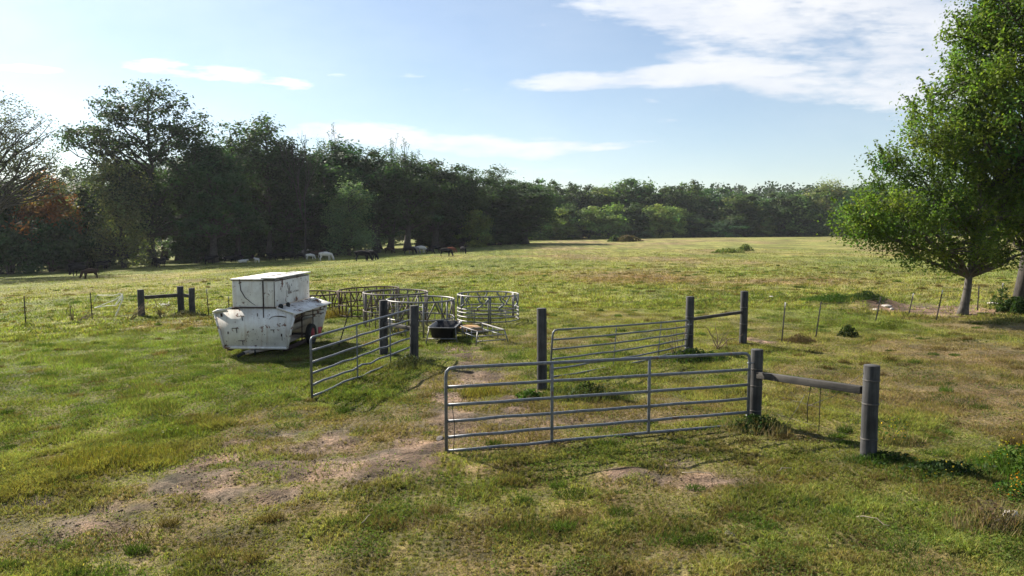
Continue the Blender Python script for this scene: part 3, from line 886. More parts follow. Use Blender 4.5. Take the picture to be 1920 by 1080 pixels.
for k, (px, top, pn, w) in enumerate(right):
    tree(pn, px, 262 + rr.uniform(-4, 6), top, '%s from left in the sunlit tree row at the right end of the far field' % ORD[k], 'sunlit trees at the right end of the far field', wpx=w)
for k in range(26):
    px = 940 + k * 43 + rr.uniform(-10, 10)
    tree(rr.choice(['far0', 'far1', 'far2', 'far3']), px, 305 + rr.uniform(-12, 18), np.interp(px, [940, 1200, 1400, 2000], [342, 352, 362, 352]) + rr.uniform(-2, 10), 'distant tree in the back row of the far wood', 'back row of the far wood', wpx=rr.uniform(52, 70))
for k, (px, Y, top, pn, w) in enumerate([(1352, 246, 418, 'under1', 58), (1375, 250, 408, 'under2', 46), (1208, 226, 432, 'under0', 30), (1430, 256, 405, 'lite2', 44)]):
    tree(pn, px, Y, top, ['low dark bush at the dip in the far tree line', 'rounded bush just right of the dip in the far tree line', 'small dark bush beside the red brown thicket', 'pale bushy tree at the foot of the right far trees'][k], 'bushes along the far field edge', wpx=w, name='bush', cat='bush')

for k in range(46):
    px = 905 + k * 24 + rr.uniform(-9, 9)
    Y = np.interp(px, [905, 1000, 1300, 1560, 2000], [160, 205, 262, 262, 262]) + rr.uniform(3, 12)
    tree(rr.choice(['lite0', 'lite1', 'lite2', 'under2']), px, Y, rr.uniform(414, 436), 'low leafy bush closing the foot of the far wood', 'bushes at the foot of the far wood', wpx=rr.uniform(34, 54), name='bush', cat='bush')

# wooded ridge on the horizon: one mass that nobody could count
def ridge_z(x):
    return 9 + 5 * np.sin(x / 140 + .4) + 3 * np.sin(x / 47) + sstep(60, 200, x) * 8
hx = np.linspace(-620, 620, 140); hy = np.linspace(380, 640, 12)
HX, HY = np.meshgrid(hx, hy)
HZ = gz_base(HX, HY) - 1 + (ridge_z(HX) + 1) * sstep(380, 470, HY) * (1 - 0.4 * sstep(540, 640, HY))
mb = MB(); w_ = len(hx); ii = (np.arange(len(hy) - 1)[:, None] * w_ + np.arange(w_ - 1)[None]).ravel()
mb.add(np.stack([HX.ravel(), HY.ravel(), HZ.ravel()], 1), np.stack([ii, ii + 1, ii + w_ + 1, ii + w_], 1), np.array([0.05, 0.07, 0.03]))
o = obj('hill', mb, M['pasture'], smooth=True, colors=True); o['kind'] = 'structure'
r = np.random.default_rng(9)
mb = MB()
n = 900
cx, cy = r.uniform(-560, 560, n), 400 + 110 * r.random(n)
cz = gz_base(cx, cy) - 1 + (ridge_z(cx) + 1) * sstep(380, 470, cy)
for k in range(n):
    m_ = 60; rad = r.uniform(3.2, 6.0); h = r.uniform(9, 15)
    dv = r.normal(0, 1, (m_, 3)); dv /= np.linalg.norm(dv, axis=1)[:, None]
    pos = np.array([cx[k], cy[k], cz[k] + h * .55]) + dv * np.array([rad, rad, h * .48]) * (r.random(m_) ** .35)[:, None]
    V, F = leaf_quads(pos, 2.0, r, aspect=.7)
    mb.add(V, F, np.repeat(np.array(G_DARK) * (0.7 + .7 * r.random()) * (0.75 + .5 * r.random(m_))[:, None], 4, 0))
o = obj('far_wood', mb, M['leaf'], colors=True); o['kind'] = 'stuff'

# ------------------------------------------------------------------ the two trees on the right
b_ = ground_at(1803, 586)
A_ = make_tree(201, 8.0, 0.205, [(-1.6, 0, 7.2, 1.3, 1.6, .9), (-3.7, 0, 4.3, 1.35, 1.7, 1.0), (-2.4, 0, 4.6, 1.7, 2.2, 1.25), (-2.9, .3, 5.8, 1.0, 1.4, 0.75), (-.9, 0, 3.5, 1.8, 2.0, 1.0), (-1.1, 0, 5.9, 1.8, 2.2, 1.3), (.8, 0, 4.8, 1.9, 2.2, 1.5), (.4, 0, 6.9, 1.5, 2, 1.1), (1.6, .2, 3.6, 1.3, 1.6, .9), (-.6, -1, 2.75, 1.3, 1.0, .55), (1.5, -.4, 2.8, 1.1, 1.2, .6), (-2.6, -.5, 3.5, 1.6, 1.4, .7), (-4.4, 0, 3.7, .9, 1.2, .8), (-1.3, -.6, 2.25, .9, .9, .5), (0, -1.1, 2.3, 1.0, .6, .45), (1.0, -.8, 2.35, .9, .7, .45), (-3.4, 0, 2.95, 1.3, 1.4, .55), (-2.1, -.3, 2.55, 1.2, 1.2, .55), (-.9, -.4, 1.95, .5, .5, .35)],
               350, 108, 0.50, 0.112, (0.088, 0.136, 0.028), trunk_top=.62, n_limb=20, limb_r=.42, limb_low=.19, sprigs=420, sprig_len=.75, flat=.6, hue=.12, lean=(.35, 0), spot=(.14, (0.17, 0.20, 0.035)), out=.35, bri=.5)
pa = proto(A_, 'bark', 'leaf_near')
t = thing('leafy_tree', 'leafy tree with low crown reaching left, grey trunk beside the leaning fence posts', 'tree', tuple(b_))
for nm, me in (('trunk', pa['t']), ('crown', pa['c'])):
    o = bpy.data.objects.new(nm, me); col.objects.link(o); o.parent = t
b_ = ground_at(1917, 582)
lb = [(-3.3, .3, 8.2, 1.2, 1.5, 1.2), (-2.2, 0, 11.2, 1.1, 1.5, 1.1), (-1.6, 0, 12.4, 1.8, 2.2, 1.6), (-2.3, 0, 9.4, 1.5, 2.3, 1.5), (-.4, 0, 14.5, 1.8, 2.2, 1.7), (-2.6, -.4, 7.0, 1.6, 2.0, 1.5), (-1.4, -1.2, 8.6, 1.8, 1.4, 1.6), (-.5, -1.5, 11.5, 2.0, 1.2, 2.0), (0.2, -1.5, 5.4, 2.0, 1.2, 1.4), (-.8, 0, 6.0, 2.2, 2.4, 1.6), (-.6, 0, 10.5, 2.4, 2.6, 2.4), (1.8, 0, 8.0, 2.6, 2.6, 2.4), (1.5, 0, 12.5, 2.6, 2.4, 2.2), (0, 0, 4.2, 2.2, 2.0, 1.3), (2.2, 0, 4.6, 2.0, 2.0, 1.3), (0.5, 0, 15.5, 2, 2, 1.4)]
B_ = make_tree(205, 17, 0.33, lb, 560, 118, 0.62, 0.145, (0.092, 0.142, 0.029), trunk_top=.85, n_limb=26, limb_r=.38, limb_low=.13, sprigs=420, sprig_len=.7, flat=.75, hue=.12, spot=(.16, (0.18, 0.22, 0.036)), out=.35, bri=.5)
pb = proto(B_, 'bark_dark', 'leaf_near')
t = thing('leafy_tree', 'taller tree at the right edge, its top cut off by the frame', 'tree', tuple(b_))
for nm, me in (('trunk', pb['t']), ('crown', pb['c'])):
    o = bpy.data.objects.new(nm, me); col.objects.link(o); o.parent = t

# ------------------------------------------------------------------ plants in the field
def leafy_mesh(n, pos_fn, leaf, color, seed, stems=None, hue=.15, aspect=.5):
    r = np.random.default_rng(seed)
    mb = MB()
    pos = pos_fn(r, n)
    V, F = leaf_quads(pos, leaf, r, aspect=aspect)
    c = np.array(color) * (0.6 + .8 * r.random(n))[:, None] * np.stack([1 + r.normal(0, hue, n), np.ones(n), np.ones(n)], 1)
    mb.add(V, F, np.repeat(np.clip(c, .004, .8), 4, 0))
    return mb

def mound_pos(rx, ry, h):
    def fn(r, n):
        a = r.random(n) * 2 * PI; q = np.sqrt(r.random(n))
        lump = 0.75 + 0.25 * np.sin(a * 3 + 1) + 0.15 * np.sin(a * 5)
        x, y = np.cos(a) * q * rx * lump, np.sin(a) * q * ry * lump
        z = h * (1 - q ** 2) * (0.25 + .85 * r.random(n) ** .6)
        return np.stack([x, y, z], 1)
    return fn

def upright_blades(n, rx, ry, h, w, color, seed, hue=.12, tips=None):
    r = np.random.default_rng(seed)
    a = r.random(n) * 2 * PI; q = r.random(n) ** .6
    x, y = np.cos(a) * q * rx, np.sin(a) * q * ry
    hh = h * (1 - .6 * q) * (.4 + .7 * r.random(n))
    an = r.random(n) * 2 * PI; ln = hh * (.15 + .6 * r.random(n))
    pa = r.random(n) * PI
    wx, wy = np.cos(pa) * w, np.sin(pa) * w
    V = np.stack([np.stack([x - wx, y - wy, x * 0 - .03], 1), np.stack([x + wx, y + wy, x * 0 - .03], 1), np.stack([x + np.cos(an) * ln, y + np.sin(an) * ln, hh], 1)], 1).reshape(-1, 3)
    i = np.arange(n) * 3
    c = np.array(color) * (.55 + .9 * r.random(n))[:, None] * np.stack([1 + r.normal(0, hue, n), np.ones(n), np.ones(n)], 1)
    return V, [np.stack([i, i + 1, i + 2], 1)], np.repeat(np.clip(c, .004, .8), 3, 0)

def weed(name, label, cat, px, py, rx, ry, h, n, leaf, color, seed, group=None, blades_n=0, bcol=None, flowers=None, z=0):
    p = ground_at(px, py)
    mb = leafy_mesh(n, mound_pos(rx, ry, h), leaf, color, seed)
    if blades_n: mb.add(*upright_blades(blades_n, rx * 1.15, ry * 1.15, h * 1.15, .008, bcol or color, seed + 1))
    root = obj(name, mb, M['weed'], colors=True, loc=(p[0], p[1], p[2] + z))
    tag(root, label, cat, group)
    if flowers:
        fm = leafy_mesh(flowers[0], lambda r, k: mound_pos(rx * .9, ry * .9, h * 1.25)(r, k) + np.array([0, 0, h * .22]), .028, flowers[1], seed + 2, aspect=.8)
        obj('flower_head', fm, M['weed'], root, colors=True)['kind'] = 'stuff'
    return root

DG, BG, YG, STRAW = (0.035, 0.060, 0.020), (0.07, 0.12, 0.025), (0.12, 0.14, 0.03), (0.22, 0.17, 0.09)
weed('weed_clump', 'dark weed clump round the foot of the near gate hinge post', 'weeds', 1418, 806, .55, .42, .24, 700, .07, DG, 301, blades_n=700, bcol=STRAW)
weed('weed_clump', 'dark weeds round the foot of the near right end post', 'weeds', 1660, 866, .5, .3, .16, 600, .06, DG, 302, blades_n=500, bcol=BG)
weed('weed_clump', 'dark leafy weeds along the ground between end post and yellow flowers', 'weeds', 1780, 888, .9, .42, .18, 1000, .06, DG, 303, blades_n=700, bcol=BG, flowers=(26, (.45, .33, .03)))
weed('flowering_weed', 'yellow flowering weed patch cut by the right edge of the frame', 'flowering weed', 1925, 880, .7, .6, .34, 1500, .065, BG, 304, blades_n=700, bcol=BG, flowers=(130, (.42, .31, .02)))
weed('flowering_weed', 'low weed with orange flowers below the yellow patch at right edge', 'flowering weed', 1905, 926, .35, .28, .22, 500, .05, BG, 305, flowers=(60, (.6, .26, .02)))
weed('flowering_weed', 'few yellow flowers in dry grass right of the end post', 'flowering weed', 1672, 828, .45, .3, .30, 160, .05, BG, 306, blades_n=300, bcol=STRAW, flowers=(60, (.5, .38, .03)))
weed('weed_clump', 'tangle of dead brown weeds near the pale stone at lower right', 'weeds', 1862, 985, .5, .35, .30, 300, .05, (.10, .07, .045), 307, blades_n=900, bcol=STRAW)
weed('weed_clump', 'weed patch under the rear gate beside the tall lone post', 'weeds', 1100, 745, .9, .5, .30, 900, .07, (.06, .08, .03), 308, blades_n=1400, bcol=(.12, .12, .05))
weed('weed_clump', 'small leafy green weed left of the tall lone post', 'weeds', 995, 745, .42, .3, .18, 700, .06, BG, 309)
weed('weed_clump', 'dark weeds at the foot of the rear gate hinge post', 'weeds', 1300, 676, .9, .5, .28, 1100, .07, DG, 310, blades_n=600, bcol=BG)
weed('weed_clump', 'dark round weed clump beside the second fence post from the gate', 'weeds', 1590, 632, .36, .3, .36, 1100, .06, (.025, .04, .015), 311)
weed('weed_clump', 'brown heap of dead stalks between the first two leaning fence posts', 'weeds', 1500, 642, .42, .3, .26, 300, .06, (.11, .075, .05), 312, blades_n=1200, bcol=(.14, .10, .06))
weed('weed_clump', 'yellow green grass tussock below the leaning fence posts at right', 'weeds', 1660, 612, .8, .5, .22, 500, .07, YG, 313, blades_n=900, bcol=YG)
weed('weed_clump', 'tall weeds at the foot of the open gate by its latch post', 'weeds', 765, 690, .6, .5, .30, 700, .06, (.07, .08, .035), 314, blades_n=900, bcol=(.13, .12, .06))
weed('weed_clump', 'weeds round the feet of the paired posts left of the trailer', 'weeds', 350, 592, .9, .5, .28, 700, .08, (.07, .065, .04), 315, blades_n=700, bcol=STRAW)
weed('weed_clump', 'golden dry weeds between the trailer and the rusty feeder ring', 'weeds', 625, 598, .7, .5, .40, 400, .06, (.20, .14, .04), 316, blades_n=900, bcol=(.22, .16, .05))
weed('thicket', 'red brown topped thicket standing alone on the far field', 'bush', 1176, 453, 4.0, 3.0, 1.5, 1500, .45, (.10, .075, .042), 317)
weed('thicket', 'low green bush directly left of the red brown thicket', 'bush', 1152, 453, 2.0, 2.0, 1.4, 800, .45, (.06, .09, .03), 318)
weed('weed_clump', 'pointed green weed clump on the middle of the far field', 'weeds', 1397, 470, 1.3, 1.2, .95, 600, .26, (.105, .135, .04), 319)
weed('weed_clump', 'flat green weed clump left of the pointed one on the far field', 'weeds', 1365, 475, 2.4, 2.0, .55, 700, .26, (.12, .145, .045), 320)
weed('thicket', 'low pale bush line at the foot of the far wood under the tree dip', 'bush', 1362, 445, 6, 3, 2.0, 1200, .6, (.08, .11, .035), 321)
weed('thicket', 'low pale bush line under the sunlit trees at the far right', 'bush', 1470, 443, 6, 3, 1.6, 1000, .6, (.08, .11, .035), 322)
weed('bush', 'dark leafy bush at the foot of the right edge tree trunk', 'bush', 1905, 586, .75, .6, .62, 2000, .11, DG, 323, z=0)
weed('bush', 'spindly shrub beside the last fence post near the right trunk', 'bush', 1878, 580, .55, .4, .95, 420, .12, (.05, .08, .025), 324)
weed('weed_clump', 'long dark grass on the mound behind the leaning fence posts', 'weeds', 1565, 572, 1.35, .8, .30, 900, .08, (.05, .085, .02), 325, blades_n=1800, bcol=(.06, .10, .022))
weed('weed_clump', 'dark crest of grass on the mound nearest the pale rubble', 'weeds', 1625, 572, .75, .7, .32, 700, .08, (.03, .05, .015), 326, blades_n=900, bcol=(.04, .065, .02))
weed('weed_clump', 'golden tussocks of dry grass at the lower left', 'weeds', 235, 862, .95, .6, .20, 100, .05, (.17, .15, .035), 327, blades_n=2600, bcol=(.19, .165, .04))
weed('weed_clump', 'yellow green tussocks above the tyre tracks at left', 'weeds', 330, 815, .8, .5, .16, 100, .05, YG, 328, blades_n=1800, bcol=YG)
weed('weed_clump', 'golden grass tussock behind the left end of the near gate', 'weeds', 905, 735, .5, .4, .22, 60, .05, (.17, .15, .035), 329, blades_n=1000, bcol=(.19, .16, .045))
# dead stalks and driftwood by the far left fence
def stalks(name, label, cat, px, py, h, spread, n, seed, group=None, lean=(0, 0), c='dirtpile'):
    p = ground_at(px, py); r = np.random.default_rng(seed); mb = MB()
    for k in range(n):
        a = np.array([r.normal(0, spread * .3), r.normal(0, spread * .3), -.05])
        b2 = a + np.array([r.normal(0, spread) + lean[0], r.normal(0, spread) + lean[1], h * (.5 + .5 * r.random())])
        mb.tube(curve_pts(a, b2, 5, .03, r, .03), np.linspace(.014, .006, 5), 4)
    return tag(obj(name, mb, M[c], loc=tuple(p)), label, cat, group)
stalks('dead_weed', 'dead brown weed stalk standing left of the white twine', 'weeds', 135, 603, 1.15, .10, 9, 331)
stalks('dead_weed', 'dead branches leaning low beside the black post and white twine', 'branches', 148, 603, .55, .35, 12, 332, lean=(.6, 0))
stalks('dead_weed', 'dead vine sloping against the leftmost wooden post', 'branches', 242, 600, .85, .10, 9, 333, lean=(.75, 0))
stalks('dead_weed', 'thin dry weeds under the far left wooden rail', 'weeds', 302, 595, 1.0, .45, 12, 334)
stalks('dead_weed', 'dry stalks hanging below the rear wooden rail', 'weeds', 1345, 655, .8, .35, 9, 335)
stalks('dead_weed', 'thin dead stems in the corner left of the rear gate hinge', 'weeds', 1272, 668, 1.1, .25, 6, 336)
for k, (px, py, L, a, lab) in enumerate([(1470, 885, .30, .4, 'short pale stick lying below the near gate post shadow'), (1636, 985, .38, -.9, 'curved pale stick lying in the green grass at lower right'), (688, 985, .22, 1.2, 'pale straw stem standing in the grass at bottom centre'), (1310, 895, .5, -.6, 'long pale stick on the dry patch below the near gate')]):
    p = ground_at(px, py); r = np.random.default_rng(340 + k); mb = MB()
    mb.tube(curve_pts(np.array([-L / 2, 0, .035]), np.array([L / 2, 0, .05]), 6, .08, r, .03), np.linspace(.008, .004, 6), 5)
    o = tag(obj('stick', mb, M['stick'], loc=tuple(p)), lab, 'stick'); o.rotation_euler = (0, 0, a)

def rock(name, label, cat, px, py, s, mat, seed, flat=.5):
    p = ground_at(px, py); r = np.random.default_rng(seed)
    import bmesh
    bm = bmesh.new(); bmesh.ops.create_icosphere(bm, subdivisions=3, radius=1)
    for v_ in bm.verts:
        n_ = fbm(np.array([v_.co.x * 1.5 + seed]), np.array([v_.co.y * 1.5 + v_.co.z * 2]), 1.0, 4, seed)[0]
        v_.co *= 0.6 + .8 * n_
        v_.co.x *= s; v_.co.y *= s * .7; v_.co.z *= s * flat
    me = bpy.data.meshes.new(name); bm.to_mesh(me); bm.free()
    for q in me.polygons: q.use_smooth = True
    o = link(name, me, M[mat], None, (p[0], p[1], p[2] + s * flat * .25)); o.rotation_euler = (0, 0, r.random() * 6)
    return tag(o, label, cat)
rock('stone', 'pale stone in the grass at the lower right', 'stone', 1894, 968, .13, 'stone', 3)
rock('dung_heap', 'dark dried dung lump in the green grass at bottom right of centre', 'dung', 1370, 1004, .09, 'dung', 5, .25)
rock('dung_heap', 'dark clod at the foot of the near gate left end', 'dung', 826, 826, .09, 'dung', 8, .6)
rock('stone', 'pale chunk leftmost in the rubble by the grass mound', 'stone', 1642, 582, .14, 'stone', 9)
rock('stone', 'pale slab in the middle of the rubble by the grass mound', 'stone', 1662, 578, .2, 'stone', 10, .35)
rock('stone', 'pale stone on the bare dirt just left of the leafy tree trunk', 'stone', 1672, 580, .12, 'stone', 11)
rock('stone', 'pale flat board like slab right of the grey tree trunk', 'stone', 1862, 570, .28, 'stone', 12, .2)
rock('stone', 'pale scrap on the grass above the dark mound', 'stone', 1446, 558, .14, 'stone', 13, .25)

# ------------------------------------------------------------------ wooden braces and posts
def wood_post(root, base, h, r_, name='post', wraps=(), seed=0):
    rr_ = np.random.default_rng(seed)
    mb = MB(); z = np.array([-.35, 0, h * .5, h - .006, h])
    w = rr_.normal(0, .006, (5, 2)); w[4] = w[3]
    pts = [np.array([base[0] + w[k][0], base[1] + w[k][1], base[2] + z[k]]) for k in range(5)]
    mb.tube(pts, [r_ * 1.04, r_ * 1.03, r_, r_ * .99, r_ * .965], 14)
    o = obj(name, mb, M['post'], root, smooth=False)
    for q in wraps:
        wb = MB(); wb.ring((base[0], base[1], base[2] + q), r_ + .004, .004, 18, 4); wb.ring((base[0], base[1], base[2] + q + .012), r_ + .005, .004, 18, 4)
        obj('wire_wrap', wb, M['wire'], o)
    return o

def brace(label, posts, rails, group='wooden H braces of the fence'):
    """posts: (px, py_base, py_top, radius, wraps); rails: (i, j, zi, zj, thick)"""
    pos = [ground_at(p[0], p[1]) for p in posts]
    root = thing('wooden_brace', label, 'fence brace', tuple(pos[0]), 0, group)
    o0 = pos[0]; H = []
    for k, (p, g) in enumerate(zip(posts, pos)):
        h = at(p[0], p[2], g[1])[2] - g[2]; H.append(h)
        wood_post(root, g - o0, h, p[3], wraps=p[4] if len(p) > 4 else (), seed=int(p[0]))
    for (i, j, pyi, pyj, th) in rails:
        a = at(posts[i][0], pyi, pos[i][1]) - o0; b2 = at(posts[j][0], pyj, pos[j][1]) - o0
        d = unit(b2 - a); a = a + d * posts[i][3] * .8; b2 = b2 - d * posts[j][3] * .8
        L = np.linalg.norm(b2 - a)
        mb = MB(); mb.box((0, -th / 2, -th / 2), (L, th / 2, th / 2))
        o = obj('rail', mb, M['rail'], root, bevel=.008)
        o.location = a; o.rotation_mode = 'QUATERNION'
        o.rotation_quaternion = Vector(d).to_track_quat('X', 'Z')
    return root, pos, H

def wire(root, name, pts, r_=.0035, mat='wire'):
    mb = MB(); mb.tube(np.asarray(pts), r_, 4); return obj(name, mb, M[mat], root)

fb, fpos, fH = brace('near right brace: two grey posts joined by a sloping square rail', [(1415, 797, 655, .105, (.25, .7, 1.0)), (1628, 858, 685, .118, (.3, .84, 1.2))], [(0, 1, 702, 733, .115)])
d_ = fpos[1] - fpos[0]
# twisted stays hanging under the rail, brace wire and line wires
for t, ln, sw in ((.52, .62, -.05), (.60, .72, .0)):
    z = fH[0] * .70 * (1 - t) + fH[1] * .73 * t
    a = d_ * t + np.array([0, 0, z - .08]); wire(fb, 'hanging_stay', [a, a + np.array([sw, 0, -ln * .5]), a + np.array([sw * .8, 0, -ln])], .007, 'tpost')
wire(fb, 'brace_wire', [d_ + np.array([-.11, 0, fH[1] * .93]), d_ * .72 + np.array([0, 0, fH[0] * .62]), d_ * .5 + np.array([0, 0, fH[0] * .42])], .004)
a = d_ * .47 + np.array([0, 0, .75]); wire(fb, 'loose_wire', [a, a + np.array([-.1, .1, -.3]), a + np.array([-.32, .2, -.72])], .005)
for q in (.30, .62, .84):
    wire(fb, 'line_wire', [np.array([.1, -.05, q * .95]), d_ * .5 + np.array([0, 0, q - .03]), d_ + np.array([-.1, .05, q])], .0022)
brace('rear right brace: two tall posts behind the sagging gate with a thin rail', [(1292, 661, 556, .115, (.5, 1.0)), (1393, 646, 546, .112, (.6, 1.1))], [(0, 1, 599, 585, .085)])
brace('brace at the open gate: two dark posts joined by a low rail', [(777, 682, 573, .115), (720, 664, 563, .125)], [(1, 0, 606, 617, .10)])
brace('far left brace: three posts, one long and one short rail, left of the trailer', [(266, 594, 543, .15), (340, 588, 537, .15), (361, 588, 540, .14)], [(0, 1, 558, 553, .16), (1, 2, 553, 556, .14)])
g = ground_at(1016, 726)
root = thing('wooden_post', 'tall lone wooden post at the free end of the rear gate', 'post', tuple(g))
wood_post(root, np.zeros(3), at(1016, 578, g[1])[2] - g[2], .112, wraps=(.55,), seed=3)

# steel fence posts
def tpost(px, py, pxt, pyt, label, group, tip=False, name='fence_post'):
    g = ground_at(px, py); top = at(pxt, pyt, g[1] + (0.0))
    d = top - g; L = np.linalg.norm(d); d /= L
    root = thing(name, label, 'fence post', tuple(g), 0, group)
    mb = MB()
    a, b2 = -d * .25, d * (L * (.86 if tip else 1))
    mb.bar(a, b2, .045, .010); 
    mb.bar(a + np.array([0, .021, 0]), b2 + np.array([0, .021, 0]), .010, .034)
    for q in np.arange(.08, L * .84, .055):
        c_ = d * q + np.array([0, -.008, 0]); mb.box(c_ - .007, c_ + .007)
    obj('shaft', mb, M['tpost'], root)
    if tip:
        mb = MB(); mb.bar(d * (L * .862), d * L, .047, .012); mb.bar(d * (L * .862) + np.array([0, .022, 0]), d * L + np.array([0, .022, 0]), .011, .035)
        obj('painted_tip', mb, M['tip'], root)
    else:
        mb = MB(); c_ = d * L * .8; mb.box(c_ - np.array([.026, .02, .006]), c_ + np.array([.026, .045, .006])); obj('wire_clip', mb, M['wire'], root)
    return root, g, top
GR = 'leaning steel posts of the right fence line'
rp = []
for k, (px, py, pxt, pyt, tip) in enumerate([(1466, 642, 1473, 567, 1), (1530, 633, 1540, 566, 0), (1642, 600, 1652, 556, 0), (1704, 589, 1713, 550, 1), (1756, 596, 1768, 543, 1), (1833, 580, 1836, 536, 0), (1876, 577, 1881, 531, 1)]):
    rp.append(tpost(px, py, pxt, pyt, '%s from left of the thin dark steel posts running to the right trees' % ORD[k], GR, bool(tip)))
GLF = 'steel posts of the left fence line'
tpost(48, 608, 45, 555, 'thin dark steel post nearest the left edge of the field', GLF)
tpost(173, 601, 169, 549, 'thin dark steel post with white twine hanging beside it', GLF)
tpost(391, 590, 387, 542, 'thin steel post with pale tip between the far brace and the trailer', GLF, True)
tpost(430, 596, 428, 556, 'thin dark steel post half hidden behind the white trailer', GLF, True)
tpost(634, 652, 656, 578, 'leaning steel post with white top between the trailer and the open gate', GLF, True)
# wires of the right fence
root = thing('wire_strand', 'slack fence wires strung along the leaning posts at right', 'fence wire', (0, 0, 0))
for q in (.45, .75, .95):
    pts = []
    for k, (_, g, tp) in enumerate(rp):
        p = g + (tp - g) * q + np.array([0, -.03, 0])
        if pts: pts.append((pts[-1] + p) / 2 - np.array([0, 0, .05]))
        pts.append(p)
    wire(root, 'wire', pts, .003)

# white twine tangle by the left post
g = ground_at(172, 598); r = np.random.default_rng(41)
root = thing('twine_tangle', 'tangle of white twine hanging between a black post and the grass', 'twine', tuple(g))
def tp(px, py): return at(px, py, g[1] - .05) - g
for k, line in enumerate([[(176, 565), (183, 554), (212, 553), (228, 551), (230, 556)], [(177, 577), (195, 571), (215, 562), (228, 555)], [(178, 576), (200, 573), (217, 573), (226, 561)], [(230, 553), (227, 566), (222, 582), (216, 592), (207, 597)], [(228, 552), (222, 563), (218, 571)], [(178, 578), (181, 576), (192, 574)], [(230, 552), (231, 560), (226, 570), (219, 588)]]):
    pts = np.array([tp(*q) for q in line]) + r.normal(0, .015, (len(line), 3))
    mb = MB(); mb.tube(pts, .016, 5); obj('strand', mb, M['twine'], root)
    mb = MB(); mb.tube(pts + r.normal(0, .02, pts.shape), .010, 4); obj('strand', mb, M['twine'], root)
p2 = ground_at(308, 578); mb = MB()
for k in range(10):
    a = r.normal(0, .18, 3) * [1, 1, .3] + [0, 0, .12]; mb.tube(curve_pts(a, a + r.normal(0, .22, 3) * [1, 1, .4], 5, .2, r, .05), .012, 4)
tag(obj('twine_heap', mb, M['twine'], loc=tuple(p2)), 'small heap of white twine in the grass behind the far left rail', 'twine')

# ------------------------------------------------------------------ gates
def gate(label, A, B, zA, zB, hA, hB, r_=.026, uprights=(.333, .65), bars=(.0, .16, .34, .53, .75, 1.0), bend=0.0, wob=0.0, skew=0.0, seed=0, corner=.14, mat='galv', hinge_end='B', vert_r=.02, clamp=True):
    """six tube gate between ground points A and B; heights above them"""
    r = np.random.default_rng(seed)
    A, B = np.array([*A[:2], zA]), np.array([*B[:2], zB])
    root = thing('tube_gate', label, 'gate', tuple(A), 0, 'steel tube gates')
    U = np.array([0, 0, 1.0])
    n_ = unit(np.cross(U, B - A))
    def pt(t, f):
        h = hA * (1 - t) + hB * t
        sag = bend * math.sin(PI * t) * (1 - f * .7)
        return (B - A) * t + U * (h * f - sag) + n_ * (skew * f)
    L = np.linalg.norm(B - A)
    c = corner / L; cf = corner / hA
    fr = [pt(0, -.03), pt(0, 1 - cf), pt(c * .08, 1 - cf * .4), pt(c * .4, 1 - cf * .08), pt(c, 1)] + [pt(t, 1) for t in np.linspace(c * 2, 1 - 2 * c, 9)] + [pt(1 - c, 1), pt(1 - c * .4, 1 - cf * .08), pt(1 - c * .08, 1 - cf * .4), pt(1, 1 - cf), pt(1, .02)]
    mb = MB(); mb.tube(fr, r_, 12); obj('frame', mb, M[mat], root, smooth=True)
    for f in bars[:-1]:
        T = np.linspace(0.002, .998, 13)
        P_ = np.array([pt(t, f) for t in T]); P_[1:-1, 2] += r.normal(0, wob, 11) * (1.2 - f)
        mb = MB(); mb.tube(P_, r_ * .92, 10); obj('bar', mb, M[mat], root, smooth=True)
    for t in uprights:
        mb = MB(); mb.bar(pt(t, 0) - n_ * r_ * .6 , pt(t, 1.0) - n_ * r_ * .6, vert_r * 2, vert_r * 1.6); obj('upright', mb, M[mat], root, bevel=.005)
    te = 1.0 if hinge_end == 'B' else 0.0
    for f in (.12, .86):
        p = pt(te, f); mb = MB(); mb.ring((p[0], p[1], p[2]), r_ * 1.15, .012, 14, 6)
        q = p + (B - A) / L * (.11 if te else -.11); mb.tube([p, q], .011, 6); obj('hinge', mb, M[mat], root, smooth=True)
    return root, pt
gA, gB = ground_at(837, 851), ground_at(1402, 800)
hA = at(837, 690, gA[1])[2] - gA[2]; hB = at(1402, 662, gB[1])[2] - gB[2]
root, pt = gate('near closed steel gate, blue grey, straight and largest', gA, gB, gA[2] + .03, gB[2] + .03, hA - .03, hB - .03, .027, (.325, .645), (.0, .165, .36, .555, .77, 1.0), corner=.15, vert_r=.024, wob=.005, seed=9)
mb = MB(); mb.tube([pt(.018, .56) + [0, -.03, 0], pt(.026, .3) + [0, -.035, 0], pt(.022, .02) + [0, -.03, 0]], .006, 5)
obj('latch_chain', mb, M['tpost'], root)
gA, gB = ground_at(585, 746), ground_at(779, 668)
hA = at(585, 633, gA[1])[2] - gA[2]; hB = at(779, 578, gB[1])[2] - gB[2]
gate('open steel gate swung back beside the white trailer, lower bars bent', gA, gB, gA[2] + .03, gB[2] + .06, hA - .03, hB - .06, .027, (.37, .70), (.02, .20, .40, .58, .78, 1.0), wob=.014, seed=4, corner=.12, vert_r=.016)
gA = ground_at(1031, 712); gB = ground_at(1286, 664)
hA = at(1033, 621, gA[1])[2] - gA[2]; hB = at(1286, 603, gB[1])[2] - gB[2]
gate('rear bent steel gate sagging between the lone post and the rear brace', gA, gB, gA[2] + .04, gB[2] + .05, hA, hB, .024, (.42, .76), (.03, .20, .40, .60, .80, 1.0), bend=.05, wob=.010, skew=-.10, seed=5, corner=.16, vert_r=.011)

